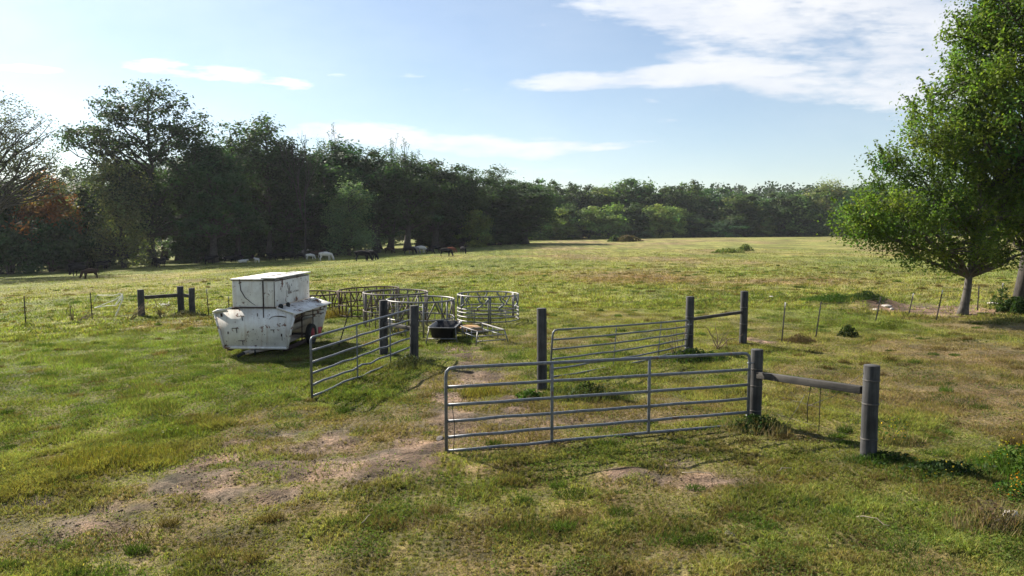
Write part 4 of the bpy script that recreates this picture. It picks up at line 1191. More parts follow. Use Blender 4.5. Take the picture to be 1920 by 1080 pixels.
# ------------------------------------------------------------------ white creep feeder trailer
def trailer():
    yaw = R(-3.2)
    base = at(480, 653, 21.0)                      # middle of the lower front edge
    gzv = float(gz(base[0] + .3, base[1] + 1.2))
    root = thing('feed_trailer', 'old white calf feeder trailer with rust stains, open side bay and tall hopper', 'trailer', (base[0], base[1], gzv), yaw)
    z0 = base[2] - gzv                              # clearance
    L = 3.1
    zT, zS, zB = z0 + 1.21, z0 + 1.03, z0           # flat top, shoulder, bottom of the lower body
    xs, xt, xb = 1.20, .66, .95
    th = .03
    def endp(y): return [(-xb, y, zB), (xb, y, zB), (xs, y, zS), (xt, y, zT), (-xt, y, zT), (-xs, y, zS)]
    mb = MB(); mb.plate(endp(0), th); front = obj('front_panel', mb, M['paint'], root)
    mb = MB(); mb.plate(endp(L), th); obj('rear_panel', mb, M['paint'], root)
    # folded rims of the front panel
    mb = MB()
    for s_ in (-1, 1):
        mb.bar((s_ * xb, -.03, zB), (s_ * xs, -.03, zS), .045, .05)
        mb.bar((s_ * xs, -.03, zS), (s_ * (xt + .02), -.03, zT), .04, .04)
    mb.bar((-xb, -.032, zB + .02), (xb, -.032, zB + .02), .05, .07)
    obj('rim', mb, M['paint'], front)
    mb = MB(); mb.bar((-xt - .02, -.03, zT - .005), (xt + .02, -.03, zT - .005), .03, .03); obj('seam_strip', mb, M['rustmark'], front)
    # inner slanting hopper walls and bin floor, seen inside the open bays
    for s_ in (-1, 1):
        mb = MB(); mb.plate([(s_ * xt, .03, zT - .03), (s_ * xt, L - .03, zT - .03), (s_ * .28, L - .03, zB + .42), (s_ * .28, .03, zB + .42)], .02); obj('hopper_wall', mb, M['inner'], root)
        mb = MB(); mb.plate([(s_ * .26, .03, zB + .40), (s_ * .26, L - .03, zB + .40), (s_ * .62, L - .03, zB + .34), (s_ * .62, .03, zB + .34)], .02)
        mb.plate([(s_ * .62, .03, zB + .33), (s_ * .62, L - .03, zB + .33), (s_ * .66, L - .03, zB + .55), (s_ * .66, .03, zB + .55)], .02); obj('feed_trough', mb, M['inner'], root)
        # sloping roof over the bay
        mb = MB(); mb.plate([(s_ * (xt - .0), -.05, zT + .0), (s_ * (xs + .06), -.06, zS - .01), (s_ * (xs + .10), L + .08, zS - .01), (s_ * xt, L + .05, zT)], .025)
        rf = obj('bay_roof', mb, M['paint'], root)
        mb = MB(); rr_ = np.random.default_rng(9)
        for k in range(18):
            y = .2 + k * .15; x_ = xt + .12 + .3 * rr_.random()
            f = (x_ - xt) / (xs - xt); zz = zT + (zS - zT) * f + .016
            q_ = .05 + .16 * rr_.random(); mb.plate([(s_ * x_, y, zz), (s_ * (x_ + q_), y + .03, zz - q_ * (zT - zS) / (xs - xt)), (s_ * (x_ + q_ * .8), y + .10 + .08 * rr_.random(), zz - q_ * .8 * (zT - zS) / (xs - xt)), (s_ * (x_ + .02), y + .09, zz)], .006)
        obj('rust_flake', mb, M['rustmark'], rf)
        # bars that keep cows out
        mb = MB()
        for z_ in (z0 + .92, z0 + .80):
            mb.tube([(s_ * 1.05, .04, z_ - .02), (s_ * 1.0, L * .35, z_ + .02), (s_ * 1.05, L - .03, z_ - .10)], .018, 6)
        for y in (L * .35, L * .68): mb.tube([(s_ * 1.0, y, zB + .05), (s_ * 1.02, y, zS - .02)], .018, 6)
        obj('guard_bar', mb, M['rustmark'], root)
    mb = MB(); mb.box((-.90, .05, zB - .09), (-.78, L - .05, zB)); mb.box((.78, .05, zB - .09), (.90, L - .05, zB)); mb.box((-.78, .3, zB - .08), (.78, .4, zB)); mb.box((-.78, L - .5, zB - .08), (.78, L - .4, zB))
    obj('chassis', mb, M['rustmark'], root)
    mb = MB(); mb.box((-.62, .04, zB + .005), (.62, L - .04, zB + .06)); obj('floor_pan', mb, M['inner'], root)
    # tall hopper box
    hx0, hx1, hz0, hz1 = -.68, .62, zT + .004, zT + .80
    mb = MB(); mb.box((hx0, .02, hz0), (hx1, L - .1, hz1)); hop = obj('upper_hopper', mb, M['paint'], root, bevel=.03)
    mb = MB(); mb.box((.245, -.012, hz0), (.275, .017, hz1 - .01)); obj('seam_strip', mb, M['rustmark'], hop)
    mb = MB(); mb.box((hx1 - .03, -.008, hz0), (hx1 - .018, .017, hz1 - .04)); obj('seam_strip', mb, M['rustmark'], hop)
    mb = MB(); mb.box((.252, -.016, hz0 - .28), (.268, -.0355 + .02, hz0)); mb.box((.255, -.040, hz0 - .30), (.275, -.018, hz0 + .05)); obj('rust_drip', mb, M['rustmark'], hop)
    # lid in two overlapping leaves
    mb = MB(); mb.box((hx0 - .03, -.03, hz1 + .004), (.27, L - .06, hz1 + .04)); lid = obj('lid', mb, M['paint'], root, bevel=.01)
    mb = MB(); mb.box((.20, -.02, hz1 + .044), (hx1 + .04, L - .05, hz1 + .075)); mb.box((.20, .4, hz1 + .076), (.26, L - .3, hz1 + .10)); obj('lid', mb, M['paint'], root, bevel=.008)
    mb = MB()
    mb.box((hx1 + .004, .02, hz1 - .035), (hx1 + .012, L - .2, hz1 - .006)); mb.box((hx0, -.010, hz1 - .02), (hx1, .017, hz1 + .002)); obj('rust_edge', mb, M['rustmark'], hop)
    # cable looping down the front of the hopper
    mb = MB(); mb.tube([(-.42, -.045, hz1 + .03), (-.43, -.006, hz1 - .06), (-.41, .008, hz1 - .3), (-.28, .008, hz1 - .52), (-.08, .008, hz1 - .68), (.02, .008, hz1 - .74)], [.012, .012, .012, .010, .006, .005], 6); obj('cable', mb, M['rustmark'], hop)
    # worn emblem and lettering on the sunny side wall
    X_ = hx1 + .004
    def stroke(mb_, pts, w=.012):
        for (a, b2) in zip(pts[:-1], pts[1:]):
            mb_.bar((X_, a[0], a[1]), (X_, b2[0], b2[1]), .008, w)
    em = MB(); cy_, cz_ = 1.15, hz1 - .22
    stroke(em, [(cy_ - .16, cz_ + .10), (cy_ - .17, cz_ - .02), (cy_ - .08, cz_ - .13), (cy_, cz_ - .16), (cy_ + .05, cz_ - .10), (cy_ + .03, cz_ - .02)], .03)
    stroke(em, [(cy_ - .06, cz_ + .04), (cy_ - .05, cz_ - .06), (cy_ + .01, cz_ - .12)], .022)
    stroke(em, [(cy_ + .16, cz_ + .02), (cy_ + .20, cz_ - .05)], .025); stroke(em, [(cy_ + .30, cz_ + .09), (cy_ + .36, cz_ + .10)], .02)
    obj('emblem', em, M['letter'], hop)
    lt = MB(); z_ = hz1 - .48; y = .92
    glyphs = [[(0, .11), (.0, -.09), (.09, -.09)], [(0, .09), (.05, .09), (.05, 0), (0, 0), (0, .09)], [(0, -.03), (0, .08), (.06, .08), (.06, .02), (0, .02)], [(0, .08), (0, -.02)], [(0, 0), (0, .1)], [(0, .02), (.06, .02)], [(0, .0), (0, .06), (.05, .06)], [(0, .06), (.05, .06), (.05, 0), (0, 0)], [(0, .0), (0, .06), (.05, .06), (.05, 0)], [(0, .06), (.05, .06), (.05, .03), (0, .03), (0, 0), (.05, 0)]]
    for k, gph in enumerate(glyphs):
        stroke(lt, [(y + k * .105 + a * 1.1, z_ + b2 * (1 - k * .04)) for a, b2 in gph], .016 if k < 5 else .012)
    obj('lettering', lt, M['letter'], hop)
    # T shaped rusty brackets, arc scratch and bullet like chips on the front
    def tee(x_, z_, s_=.10):
        mb = MB(); mb.bar((x_ - s_, -.022, z_), (x_ + s_, -.022, z_ + .005), .014, .018); mb.bar((x_ + .03, -.022, z_), (x_ + .045, -.022, z_ - s_ * 1.3), .014, .016); obj('bracket', mb, M['rustmark'], front)
    for (x_, z_) in ((-.42, zB + .95), (-.60, zB + .59), (-.42, zB + .22), (.52, zB + .55)): tee(x_, z_, .10 if x_ < 0 else .06)
    mb = MB(); mb.tube([(.42, -.017, zB + .86), (.50, -.019, zB + .93), (.62, -.019, zB + .96), (.80, -.019, zB + .955), (.94, -.019, zB + .93)], [.006, .01, .012, .018, .012], 6); obj('scrape', mb, M['rustmark'], front)
    mb = MB()
    for (x_, z_, w_, h_) in ((-.82, .42, .03, .07), (.78, .36, .025, .08), (.80, .24, .012, .2), (-1.0, .93, .06, .10), (-.06, .55, .03, .02), (.0, .42, .015, .015), (-.2, .35, .015, .02), (.05, .25, .02, .02), (.28, .40, .02, .02), (-.15, .5, .012, .012), (.0, .05, .06, .04), (.1, .33, .012, .015), (-.1, .22, .02, .015), (.75, .72, .03, .03), (.08, .95, .02, .09)):
        mb.box((x_ - w_ / 2, -.024, zB + z_), (x_ + w_ / 2, -.017, zB + z_ + h_))
    obj('chip', mb, M['rustmark'], front)
    mb = MB(); mb.box((-.66, -.06, zT - .06), (-.50, -.017, zT + .005)); obj('latch', mb, M['rustmark'], front)
    # knobs on the roof beside the hopper
    for (x_, y, s_) in ((xt + .10, .05, .075), (xt + .13, .55, .062)):
        mb = MB(); mb.tube([(x_, y, zT - .04), (x_, y, zT + .05), (x_, y, zT + .10)], [s_ * .8, s_, s_ * .5], 9); obj('roof_cap', mb, M['tyre'], root, smooth=True)
    mb = MB(); mb.tube([(xt + .12, 2.5, zT - .02), (xt + .3, 2.55, zT - .0), (xt + .48, 2.6, zS + .08)], [.05, .06, .03], 7); obj('roof_bracket', mb, M['paint'], root, smooth=True)
    # hinge pipe on the left shoulder
    mb = MB(); mb.tube([(-xs - .03, -.06, zS + .04), (-xs + .12, -.06, zS + .09), (-xs + .34, -.05, zS + .12)], [.03, .045, .025], 7); obj('shoulder_pipe', mb, M['paint'], root, smooth=True)
    # wheels
    for s_ in (-1, 1):
        c_ = np.array([s_ * .96, 2.05, .33])
        a = np.linspace(0, 2 * PI, 29)[:-1]
        prof = [(.20, -.07), (.31, -.085), (.335, -.05), (.335, .05), (.31, .085), (.20, .07)]
        V = np.array([[c_[0] + w_, c_[1] + q * math.cos(t), c_[2] + q * math.sin(t)] for t in a for (q, w_) in prof]); k = len(prof); n_ = len(a)
        F = np.array([[i * k + j, i * k + (j + 1) % k, ((i + 1) % n_) * k + (j + 1) % k, ((i + 1) % n_) * k + j] for i in range(n_) for j in range(k)])
        mb = MB(); mb.add(V, F); w_o = obj('wheel', mb, M['tyre'], root)
        mb = MB(); mb.tube([c_ - [.06, 0, 0], c_ - [.03, 0, 0], c_ + [.03, 0, 0], c_ + [.06, 0, 0]], [.205, .14, .14, .205], 20); mb.tube([c_ + [s_ * .02, 0, 0], c_ + [s_ * .09, 0, 0]], .05, 10); obj('rim', mb, M['red'], w_o)
        mb = MB(); mb.plate([(s_ * 1.06, 2.45, zB - .05), (s_ * 1.06, 2.75, zB - .05), (s_ * 1.07, 2.75, zB + .28), (s_ * 1.07, 2.45, zB + .30)], .015); obj('red_flap', mb, M['red'], root)
    mb = MB(); mb.tube([(-.95, 2.05, .33), (.95, 2.05, .33)], .035, 8); obj('axle', mb, M['tyre'], root)
    # tongue and jack
    mb = MB(); mb.bar((-.05, .6, zB - .05), (-.22, -.30, zB - .09), .08, .08); mb.bar((.45, .4, zB - .05), (-.12, -.22, zB - .09), .06, .06); tg = obj('tongue', mb, M['inner'], root)
    mb = MB(); mb.tube([(-.24, -.28, zB - .10), (-.34, -.48, zB - .16)], .05, 8); mb.tube([(.02, -.12, zB - .02), (.02, -.12, .02)], .025, 8); obj('hitch', mb, M['tyre'], tg)
trailer()

# ------------------------------------------------------------------ hay ring feeders
def hay_ring(label, px, Y, rad, H, mat, style, n_seg=8, rz=0, tilt=(0, 0), tube=.027, low=0.0):
    b2 = xground(px, Y)
    root = thing('hay_ring', label, 'hay feeder', (b2[0], b2[1], b2[2] + low), rz, 'round hay feeders')
    root.rotation_euler = (tilt[0], tilt[1], rz)
    m_ = M[mat]
    mid = H * (.46 if style != 's' else .50)
    mb = MB(); mb.ring((0, 0, H), rad, tube * 1.15, 48, 8); obj('top_rail', mb, m_, root, smooth=True)
    levels = {'a': (mid, ), 's': (.06, .22, .38, mid), 'r': (mid, mid * .12)}[style]
    for z in levels:
        mb = MB(); mb.ring((0, 0, z), rad, tube, 48, 8); obj('lower_rail', mb, m_, root, smooth=True)
    def P_(a, z, q=1.0): return np.array([math.cos(a) * rad * q, math.sin(a) * rad * q, z])
    if style == 's':
        for k in range(3):
            mb = MB(); a = k * 2 * PI / 3 + .35
            for da in (-.03, .03): mb.tube([P_(a + da, 0), P_(a + da, H)], tube * 1.2, 8)
            obj('joint_post', mb, m_, root, smooth=True)
        nb = 18
        for k in range(nb):
            a = k * 2 * PI / nb
            mb = MB(); da = .11
            mb.tube([P_(a, H), P_(a, H * .9), P_(a + da * .5, H * .80), P_(a + da * 1.15, H * .74), P_(a + da * 1.25, H * .70), P_(a + da * .4, H * .64), P_(a - da * .25, H * .60), P_(a - da * .3, mid)] if k % 2 == 0 else
                    [P_(a, H), P_(a - da * .1, H * .92), P_(a - da * .9, H * .82), P_(a - da * 1.15, H * .74), P_(a - da * .9, H * .68)], tube * 1.15, 6); obj('curved_bar', mb, M['galv'], root, smooth=True)
        for k in range(6):
            mb = MB(); a = k * PI / 3 + .9; mb.tube([P_(a, 0), P_(a, mid)], tube * .8, 6); obj('stub', mb, m_, root, smooth=True)
    else:
        n = n_seg
        for k in range(n):
            a = k * 2 * PI / n; nx_ = 2 * PI / n
            mb = MB(); mb.tube([P_(a, -.02), P_(a, H)], tube * 1.05, 8); obj('upright', mb, m_, root, smooth=True)
            for q in (0, 1):
                mb = MB(); mb.tube([P_(a + nx_ * (.12 if q == 0 else .88), mid), P_(a + nx_ * (.46 if q == 0 else .54), H)], tube * .95, 6); obj('diagonal', mb, M['rust'] if style == 'r' else M['rust_pale'], root, smooth=True)
            for q in (.33, .66):
                mb = MB(); mb.tube([P_(a + nx_ * q, 0.0 if style == 'a' else .02), P_(a + nx_ * q, mid)], tube * .7, 6); obj('stub', mb, m_, root, smooth=True)
    return root
hay_ring('rusty feeder ring half hidden behind the white trailer', 578, 31.0, 1.28, 1.0, 'rust', 'r', 8, .3)
hay_ring('large dark rusty feeder ring, tilted, between trailer and silver rings', 692, 30.2, 1.26, 1.05, 'rust', 'r', 9, .1, (0, -.035), .026)
hay_ring('left silver feeder ring, standing behind the open gate', 741, 27.0, 1.20, 1.22, 'rust_pale', 'a', 8, .55)
hay_ring('right silver feeder ring, overlapping its left neighbour', 788, 25.3, 1.18, 1.16, 'galv_bright', 'a', 8, .2)
hay_ring('bright feeder ring with S bent bars, standing apart on the right', 915, 28.0, 1.19, 1.02, 'galv_bright', 's', rz=.25, tube=.025)

# ------------------------------------------------------------------ feed bunks
def frame_at(o, pts, r_, mat, name, root):
    mb = MB(); mb.tube(np.array(pts), r_, 8); return obj(name, mb, M[mat], root, smooth=True)
b2 = ground_at(836, 634)
root = thing('feed_trough', 'black plastic feed trough in a pale steel stand', 'feed trough', tuple(b2), R(-4))
hw, hl, zt, zb = .40, .85, .50, .16
mb = MB()
def ringpts(w, l, z, n=8, c=.12):
    out = []
    for (sx, sy, a0) in ((1, 1, 0), (-1, 1, 90), (-1, -1, 180), (1, -1, 270)):
        for k in range(4):
            a = R(a0 + k * 30); out.append((sx * (w - c) + math.cos(a) * c, sy * (l - c) + math.sin(a) * c, z))
    return np.array(out)
Rg = [ringpts(hw + .03, hl + .03, zt - .02), ringpts(hw + .03, hl + .03, zt), ringpts(hw - .02, hl - .02, zt), ringpts(hw - .07, hl - .09, zb + .03), ringpts(hw - .12, hl - .15, zb + .02)]
Ro = [ringpts(hw + .0, hl, zt - .02), ringpts(hw - .05, hl - .07, zb)]
V = np.concatenate(Ro[::-1] + Rg); k = 16; i = np.arange(k); j = (i + 1) % k
F = [np.concatenate([np.stack([q * k + i, q * k + j, (q + 1) * k + j, (q + 1) * k + i], 1) for q in range(6)]), (i[::-1])[None], (i + 6 * k)[None]]
mb.add(V, F); obj('tub', mb, M['black_plastic'], root, smooth=False)
mb = MB(); rp_ = ringpts(hw + .035, hl + .035, zt + .002); mb.tube(np.concatenate([rp_, rp_[:2]]), .018, 8, caps=False); obj('rim', mb, M['galv_bright'], root, smooth=True)
for sy in (-1, 1):
    for sx in (-1, 1):
        frame_at(None, [(sx * (hw + .02), sy * (hl - .15), zt - .02), (sx * (hw + .10), sy * (hl + .02), -.02)], .018, 'galv_bright', 'leg', root)
    frame_at(None, [(-hw - .07, sy * (hl - .06), .14), (hw + .07, sy * (hl - .06), .14)], .016, 'galv_bright', 'cross_bar', root)
b2 = ground_at(900, 636)
root = thing('bunk_frame', 'empty steel trough stand holding a rusty tan sheet', 'feed trough stand', tuple(b2), R(26))
hw, hl, zt = .46, .88, .40
mb = MB(); mb.tube(np.array([(-hw, -hl, zt), (hw, -hl, zt), (hw, hl, zt), (-hw, hl, zt), (-hw, -hl, zt), (hw, -hl, zt)]), .024, 8, caps=False); obj('top_frame', mb, M['galv_bright'], root, smooth=True)
for z, y in ((.25, -hl), (.10, -hl - .04), (.25, hl), (.10, hl + .04)):
    frame_at(None, [(-hw - .03, y, z), (hw + .03, y, z)], .018, 'galv_bright', 'cross_bar', root)
for sx in (-1, 1):
    frame_at(None, [(sx * hw, -hl * .9, .22), (sx * hw, hl * .9, .22)], .017, 'galv', 'side_bar', root)
    for sy in (-1, 1): frame_at(None, [(sx * hw, sy * hl, zt), (sx * (hw + .10), sy * (hl + .10), -.02)], .022, 'galv_bright', 'leg', root)
    for y in (-.4, .0, .4): frame_at(None, [(sx * hw, y, zt), (sx * hw, y, .08)], .016, 'galv', 'stub', root)
b3 = ground_at(882, 621)
mb = MB(); mb.plate([(-.42, -.5, .16), (.42, -.5, .10), (.42, .5, .16), (-.42, .5, .22)], .02)
o = tag(obj('tan_sheet', mb, M['tray'], loc=tuple(b3)), 'rusty tan sheet lying inside the steel trough stand', 'metal sheet'); o.rotation_euler = (0, 0, R(22))

# ------------------------------------------------------------------ cattle
def cow_mesh(name, pose):
    sk = [(-.78, 0, 1.16, .27), (-.25, 0, 1.08, .34), (.25, 0, 1.06, .345), (.62, 0, 1.14, .27)]
    ed = [(0, 1), (1, 2), (2, 3)]
    def chain(start, pts):
        k = start
        for p in pts:
            sk.append(p); ed.append((k, len(sk) - 1)); k = len(sk) - 1
        return k
    if pose == 'graze': hd = [(.86, 0, 1.0, .185), (1.08, 0, .62, .145), (1.16, 0, .34, .125), (1.27, 0, .10, .085)]
    elif pose == 'stand': hd = [(.90, 0, 1.30, .18), (1.10, 0, 1.46, .14), (1.28, 0, 1.42, .125), (1.52, 0, 1.24, .085)]
    else: hd = [(.88, 0, 1.25, .18), (1.08, 0, 1.42, .14), (1.26, 0, 1.38, .125), (1.48, 0, 1.22, .085)]
    e = chain(3, hd)
    hi = e - 1
    for s in (-1, 1): chain(hi - 1, [(hd[1][0] + (.02 if pose != 'graze' else .0), s * .17, hd[1][2] + (.06 if pose != 'graze' else .04), .04), (hd[1][0] - .02, s * .27, hd[1][2] + .04, .03)])
    st = 0 if pose != 'lie' else 0
    for s, o_ in ((-1, .06), (1, -.06)):
        if pose == 'lie':
            chain(0, [(-.55, s * .30, .92, .15), (-.25, s * .36, .82, .09), (-.60, s * .38, .78, .055)])
            chain(3, [(.60, s * .24, .90, .12), (.85, s * .27, .80, .065), (.58, s * .28, .77, .05)])
        else:
            chain(0, [(-.72 + o_, s * .18, .86, .17), (-.66 + o_, s * .21, .66, .115), (-.86 + o_, s * .21, .44, .062), (-.83 + o_, s * .21, .12, .048), (-.78 + o_, s * .21, .0, .055)])
            chain(3, [(.56 - o_, s * .18, .80, .13), (.57 - o_, s * .19, .46, .065), (.55 - o_, s * .19, .12, .045), (.60 - o_, s * .19, .0, .055)])
    chain(0, [(-1.03, 0, 1.22, .05), (-1.10, 0, .86, .022), (-1.09, 0, .50, .040)])
    me = bpy.data.meshes.new(name + '_skeleton')
    me.from_pydata([p[:3] for p in sk], ed, [])
    o = bpy.data.objects.new(name + '_skeleton', me); col.objects.link(o)
    o.modifiers.new('skin', 'SKIN'); sub = o.modifiers.new('sub', 'SUBSURF'); sub.levels = 1
    for k, v_ in enumerate(me.skin_vertices[0].data):
        v_.radius = (sk[k][3] * 1.2, sk[k][3] * 1.2); v_.use_root = (k == 0)
    dg = bpy.context.evaluated_depsgraph_get(); dg.update()
    out = bpy.data.meshes.new_from_object(o.evaluated_get(dg))
    bpy.data.objects.remove(o); bpy.data.meshes.remove(me)
    out.name = name
    for q in out.polygons: q.use_smooth = True
    if pose == 'lie':
        for v_ in out.vertices: v_.co.z -= .70
    out.materials.append(None)
    return out
COW = {p: cow_mesh('cow', p) for p in ('graze', 'stand', 'lie')}
herd = [  # px, py base, height px, heading (0 = right), hide, pose, label
    (149, 517, 19.5, 175, 'black', 'graze', 'black cow grazing in sun at the far left of the herd'),
    (169, 522, 16.5, 215, 'brown', 'graze', 'dark brown cow turned to the camera, nearest and lowest of the herd'),
    (140, 510.0, 17, 10, 'black', 'stand', 'black cow in deep shade behind the leftmost sunlit cow'),
    (192, 506.0, 16, 0, 'black', 'stand', 'black cow in shade above the dark brown cow'),
    (293, 499, 16, 160, 'black', 'stand', 'left of the two black cows at the foot of the tall oak'),
    (303, 502, 17, 80, 'black', 'stand', 'right of the two black cows at the foot of the tall oak, seen end on'),
    (394, 496.0, 15, 0, 'black', 'stand', 'black cow in shade directly above the trailer hopper'),
    (412, 490, 12, 180, 'white', 'stand', 'white cow hidden in tree shade above the trailer'),
    (430, 494, 13, 5, 'black', 'stand', 'black cow in shade right of the hidden white cow above the trailer'),
    (446, 493, 13, 180, 'black', 'graze', 'black cow grazing in shade just left of the lying white calf'),
    (455, 493, 6, 0, 'white', 'lie', 'tiny white calf lying in the grass above the trailer hopper'),
    (482, 492.5, 8.5, 150, 'white', 'stand', 'small white calf standing right of the lying calf'),
    (512, 488.0, 13, 180, 'black', 'stand', 'leftmost of three black cows bunched in shade'),
    (525, 488.0, 14, 10, 'black', 'stand', 'middle of three black cows bunched in shade'),
    (541, 487.0, 13, 0, 'black', 'stand', 'rightmost of three black cows bunched in shade'),
    (563, 487, 11, 180, 'black', 'graze', 'black calf standing in front of a white cow'),
    (566, 481, 12, 10, 'white', 'stand', 'white cow showing behind the black calf'),
    (582, 487, 9.5, 20, 'white', 'graze', 'white calf between the black calf and the large white cow'),
    (611, 488, 15, 5, 'white', 'graze', 'largest white cow, grazing at the edge of the shade'),
    (592, 484.0, 14, 0, 'brown', 'stand', 'dark brown cow behind the white calf'),
    (622, 479.0, 11, 0, 'black', 'stand', 'black cow in shade behind the largest white cow'),
    (680, 490, 18, 2, 'black', 'graze', 'large black cow grazing rightward, left of an overlapping pair'),
    (696, 488, 16, -25, 'black', 'graze', 'black cow half hidden behind the large grazing one'),
    (692, 477, 9.5, 180, 'white', 'stand', 'white faced cow peeping above the grazing black pair'),
    (730, 476, 11, -5, 'brown', 'graze', 'brown cow grazing alone between the black pair and the next group'),
    (768, 477, 13.5, 0, 'black', 'graze', 'black cow grazing beside the dark wide tree trunks'),
    (776, 476, 12.5, -5, 'grey', 'graze', 'grey brown cow overlapped by a black one'),
    (790, 474, 11.5, -15, 'white', 'graze', 'cream cow grazing right of the grey brown one'),
    (806, 476, 9, 10, 'black', 'graze', 'black calf right of the cream cow'),
    (818, 472, 10, 0, 'black', 'graze', 'black cow just behind the black calf'),
    (836, 481.5, 14, -8, 'black', 'graze', 'black cow in sun grazing in front of a red one'),
    (847, 475, 10, -5, 'red', 'graze', 'red brown cow behind the sunlit black cow'),
    (868, 475.5, 12, -60, 'black', 'graze', 'last black cow at the right end of the herd'),
]
for (px, py, hp, hd, hide, pose, lab) in herd:
    g = ground_at(px, py)
    body = {'graze': 1.42, 'stand': 1.58, 'lie': .85}[pose]
    s = min(1.3, hp / FPX * g[1] / body * 1.14)
    o = bpy.data.objects.new('cow' if s > .72 else 'calf', COW[pose]); col.objects.link(o)
    o.location = g; o.rotation_euler = (0, 0, R(hd)); o.scale = (s, s, s)
    o.material_slots[0].link = 'OBJECT'; o.material_slots[0].material = M['hide_' + hide]
    tag(o, lab, 'cow' if s > .72 else 'calf', 'cattle grazing along the wood')

# ------------------------------------------------------------------ sky, sun, air, camera
SUN_AZ, SUN_EL = R(-47), R(35)                     # azimuth from +Y, negative to the left
w = bpy.data.worlds.new('World'); scene.world = w; w.use_nodes = True
nt = w.node_tree; bg = nt.nodes['Background']
sky = N(nt, 'ShaderNodeTexSky', sky_type='NISHITA', sun_disc=False)
sky.sun_elevation = SUN_EL; sky.sun_rotation = SUN_AZ
sky.air_density = 1.0; sky.dust_density = 0.25; sky.ozone_density = 1.6; sky.altitude = 100
tc = N(nt, 'ShaderNodeTexCoord'); sx = N(nt, 'ShaderNodeSeparateXYZ'); nt.links.new(tc.outputs['Generated'], sx.inputs[0])
def mth(op, a, b2=None, clamp=False):
    n = N(nt, 'ShaderNodeMath', operation=op); n.use_clamp = clamp
    for k, v_ in enumerate((a, b2)):
        if v_ is None: continue
        if isinstance(v_, (int, float)): n.inputs[k].default_value = v_
        else: nt.links.new(v_, n.inputs[k])
    return n.outputs[0]
yy = mth('MAXIMUM', sx.outputs['Y'], 0.05)
cu, cv = mth('DIVIDE', sx.outputs['X'], yy), mth('DIVIDE', sx.outputs['Z'], yy)
cxy = N(nt, 'ShaderNodeCombineXYZ'); nt.links.new(cu, cxy.inputs[0]); nt.links.new(cv, cxy.inputs[1])
mpn = N(nt, 'ShaderNodeMapping'); mpn.inputs['Scale'].default_value = (1.0, 2.6, 1); nt.links.new(cxy.outputs[0], mpn.inputs[0])
n1 = noise(nt, 5.5, 8, 0.60, mpn.outputs[0]); mpn2 = N(nt, 'ShaderNodeMapping'); mpn2.inputs['Scale'].default_value = (1.0, 5.5, 1); mpn2.inputs['Rotation'].default_value = (0, 0, .06); nt.links.new(cxy.outputs[0], mpn2.inputs[0])
n2 = noise(nt, 15, 6, 0.65, mpn2.outputs[0])
def uv(px, py):
    d = ray(px, py); return d[0] / d[1], d[2] / d[1]
# real clouds of that sky: (azimuth, height) blobs; last number = density
CL = [(1610, 168, 230, 46, 5, 1.0), (1420, 20, 420, 75, 2, 1.0), (1620, 60, 330, 110, 5, 1.05), (1300, 140, 420, 24, -3, 1.1), (1560, 150, 330, 62, 6, 1.0), (1230, 5, 260, 42, 3, .9), (1750, 110, 260, 130, 0, .9),
      (390, 136, 185, 20, 7, .84), (520, 152, 80, 12, 3, .74), (50, 129, 115, 11, 3, .7), (700, 255, 190, 28, 4, 1.0), (880, 272, 180, 24, 5, 1.0), (1010, 280, 140, 18, -4, .95), (1150, 273, 140, 11, -5, .85),
      (755, 140, 70, 6, 2, .56), (632, 141, 30, 5, 0, .5), (1030, 260, 70, 6, -2, .55), (1245, 226, 40, 6, 0, .45), (1213, 188, 34, 6, 8, .5), (980, 320, 170, 9, 0, .45)]
total = None
for (px, py, rx, ry, rot, dens) in CL:
    u0, v0 = uv(px, py)
    mp = N(nt, 'ShaderNodeMapping', vector_type='TEXTURE')
    mp.inputs['Location'].default_value = (u0, v0, 0); mp.inputs['Rotation'].default_value = (0, 0, -R(rot)); mp.inputs['Scale'].default_value = (rx / FPX, ry / FPX, 1)
    nt.links.new(cxy.outputs[0], mp.inputs[0])
    ln = N(nt, 'ShaderNodeVectorMath', operation='LENGTH'); nt.links.new(mp.outputs[0], ln.inputs[0])
    f = mth('MULTIPLY', mth('SUBTRACT', 1.25, ln.outputs['Value']), dens)
    f = mth('MINIMUM', f, .75 * dens)
    total = f if total is None else mth('MAXIMUM', total, f)
nn = mth('ADD', mth('MULTIPLY', mth('SUBTRACT', n1, 0.5), 1.9), mth('MULTIPLY', mth('SUBTRACT', n2, .5), .8))
fld = mth('ADD', total, nn)
mr = N(nt, 'ShaderNodeMapRange', interpolation_type='SMOOTHSTEP'); mr.inputs[1].default_value = .16; mr.inputs[2].default_value = .88; nt.links.new(fld, mr.inputs[0])
front_ = mth('GREATER_THAN', sx.outputs['Y'], .06)
veil = mth('ADD', .04, mth('MULTIPLY', noise(nt, 2.2, 5, .6, mpn.outputs[0]), .22))
mask = mth('MAXIMUM', mth('MULTIPLY', mth('MULTIPLY', mr.outputs[0], front_), .88), veil)
shade = ramp(nt, noise(nt, 4.0, 6, .6, mpn.outputs[0]), [(.38, (0.80, 0.84, 0.91)), (.62, (1.0, 1.0, 1.0))])
CLOUD = 7.9
dp = N(nt, 'ShaderNodeVectorMath', operation='DOT_PRODUCT'); nt.links.new(tc.outputs['Generated'], dp.inputs[0])
dp.inputs[1].default_value = (math.sin(SUN_AZ) * math.cos(SUN_EL), math.cos(SUN_AZ) * math.cos(SUN_EL), math.sin(SUN_EL))
glow = mth('ADD', 1.0, mth('MULTIPLY', mth('POWER', mth('MAXIMUM', dp.outputs['Value'], 0.0), 7.0), 2.2))
cl = mixc(nt, 1.0, shade, (CLOUD, CLOUD, CLOUD * 1.01), 'MULTIPLY')
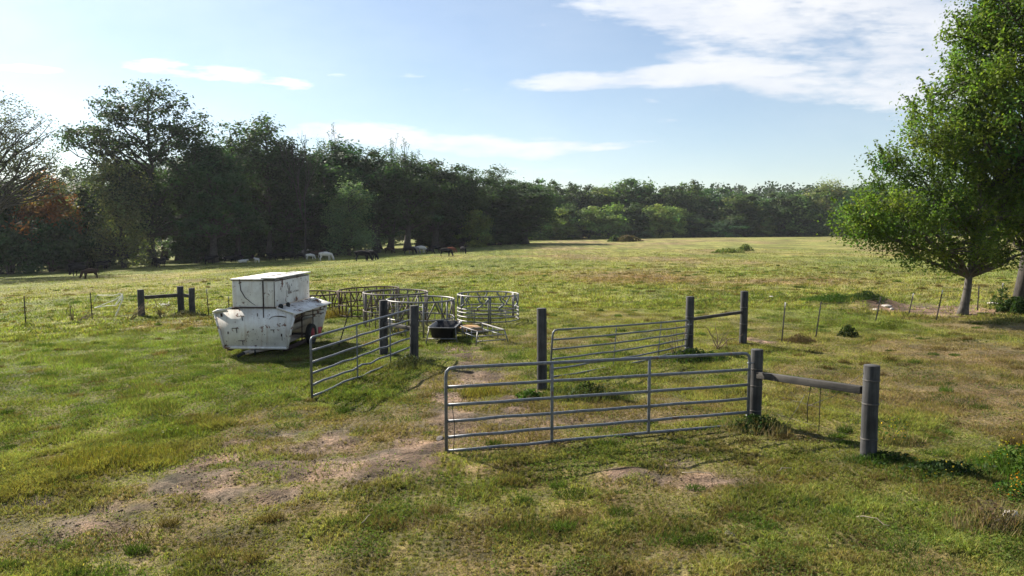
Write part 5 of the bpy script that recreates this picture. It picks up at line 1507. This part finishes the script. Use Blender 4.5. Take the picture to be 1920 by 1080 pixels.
gl = N(nt, 'ShaderNodeVectorMath', operation='SCALE'); nt.links.new(cl, gl.inputs[0]); nt.links.new(glow, gl.inputs['Scale'])
cl = gl.outputs[0]
skyc = mixc(nt, mask, sky.outputs[0], cl)
nt.links.new(skyc, bg.inputs['Color'])
bg.inputs['Strength'].default_value = 0.053

sd = Vector((math.sin(SUN_AZ) * math.cos(SUN_EL), math.cos(SUN_AZ) * math.cos(SUN_EL), math.sin(SUN_EL)))
sl = bpy.data.lights.new('sun', 'SUN'); sl.energy = 5.0; sl.angle = R(0.53); sl.color = (1.0, 0.92, 0.80)
so = bpy.data.objects.new('sun', sl); col.objects.link(so)
so.rotation_mode = 'QUATERNION'; so.rotation_quaternion = sd.to_track_quat('Z', 'Y'); so.location = sd * 60

HAZE = 0.00011
if HAZE:
    mb = MB(); mb.box((-660, -14, -12), (660, 680, 46))
    m, nt_, b_, out_ = new_mat('air')
    nt_.nodes.remove(b_)
    pv = N(nt_, 'ShaderNodeVolumePrincipled'); pv.inputs['Color'].default_value = (0.86, 0.91, 1.0, 1); pv.inputs['Density'].default_value = HAZE; pv.inputs['Anisotropy'].default_value = 0.2
    nt_.links.new(pv.outputs[0], out_.inputs['Volume'])
    o = obj('haze', mb, m); o['kind'] = 'stuff'

cam = bpy.data.cameras.new('camera'); cam.sensor_fit = 'HORIZONTAL'; cam.sensor_width = 36; cam.lens = FPX / 1920 * 36; cam.clip_start = .1; cam.clip_end = 3000
co = bpy.data.objects.new('camera', cam); col.objects.link(co); co.location = (0, 0, CAM_H); co.rotation_euler = (PI / 2 - PITCH, 0, 0)
scene.camera = co
scene.view_settings.view_transform = 'Standard'; scene.view_settings.look = 'None'; scene.view_settings.gamma = 1; scene.view_settings.exposure = 1.33
scene.cycles.max_bounces = 6; scene.cycles.diffuse_bounces = 3; scene.cycles.transmission_bounces = 3; scene.cycles.volume_bounces = 0
scene.cycles.use_denoising = True; scene.cycles.denoising_prefilter = 'ACCURATE'
scene.cycles.caustics_reflective = False; scene.cycles.caustics_refractive = False
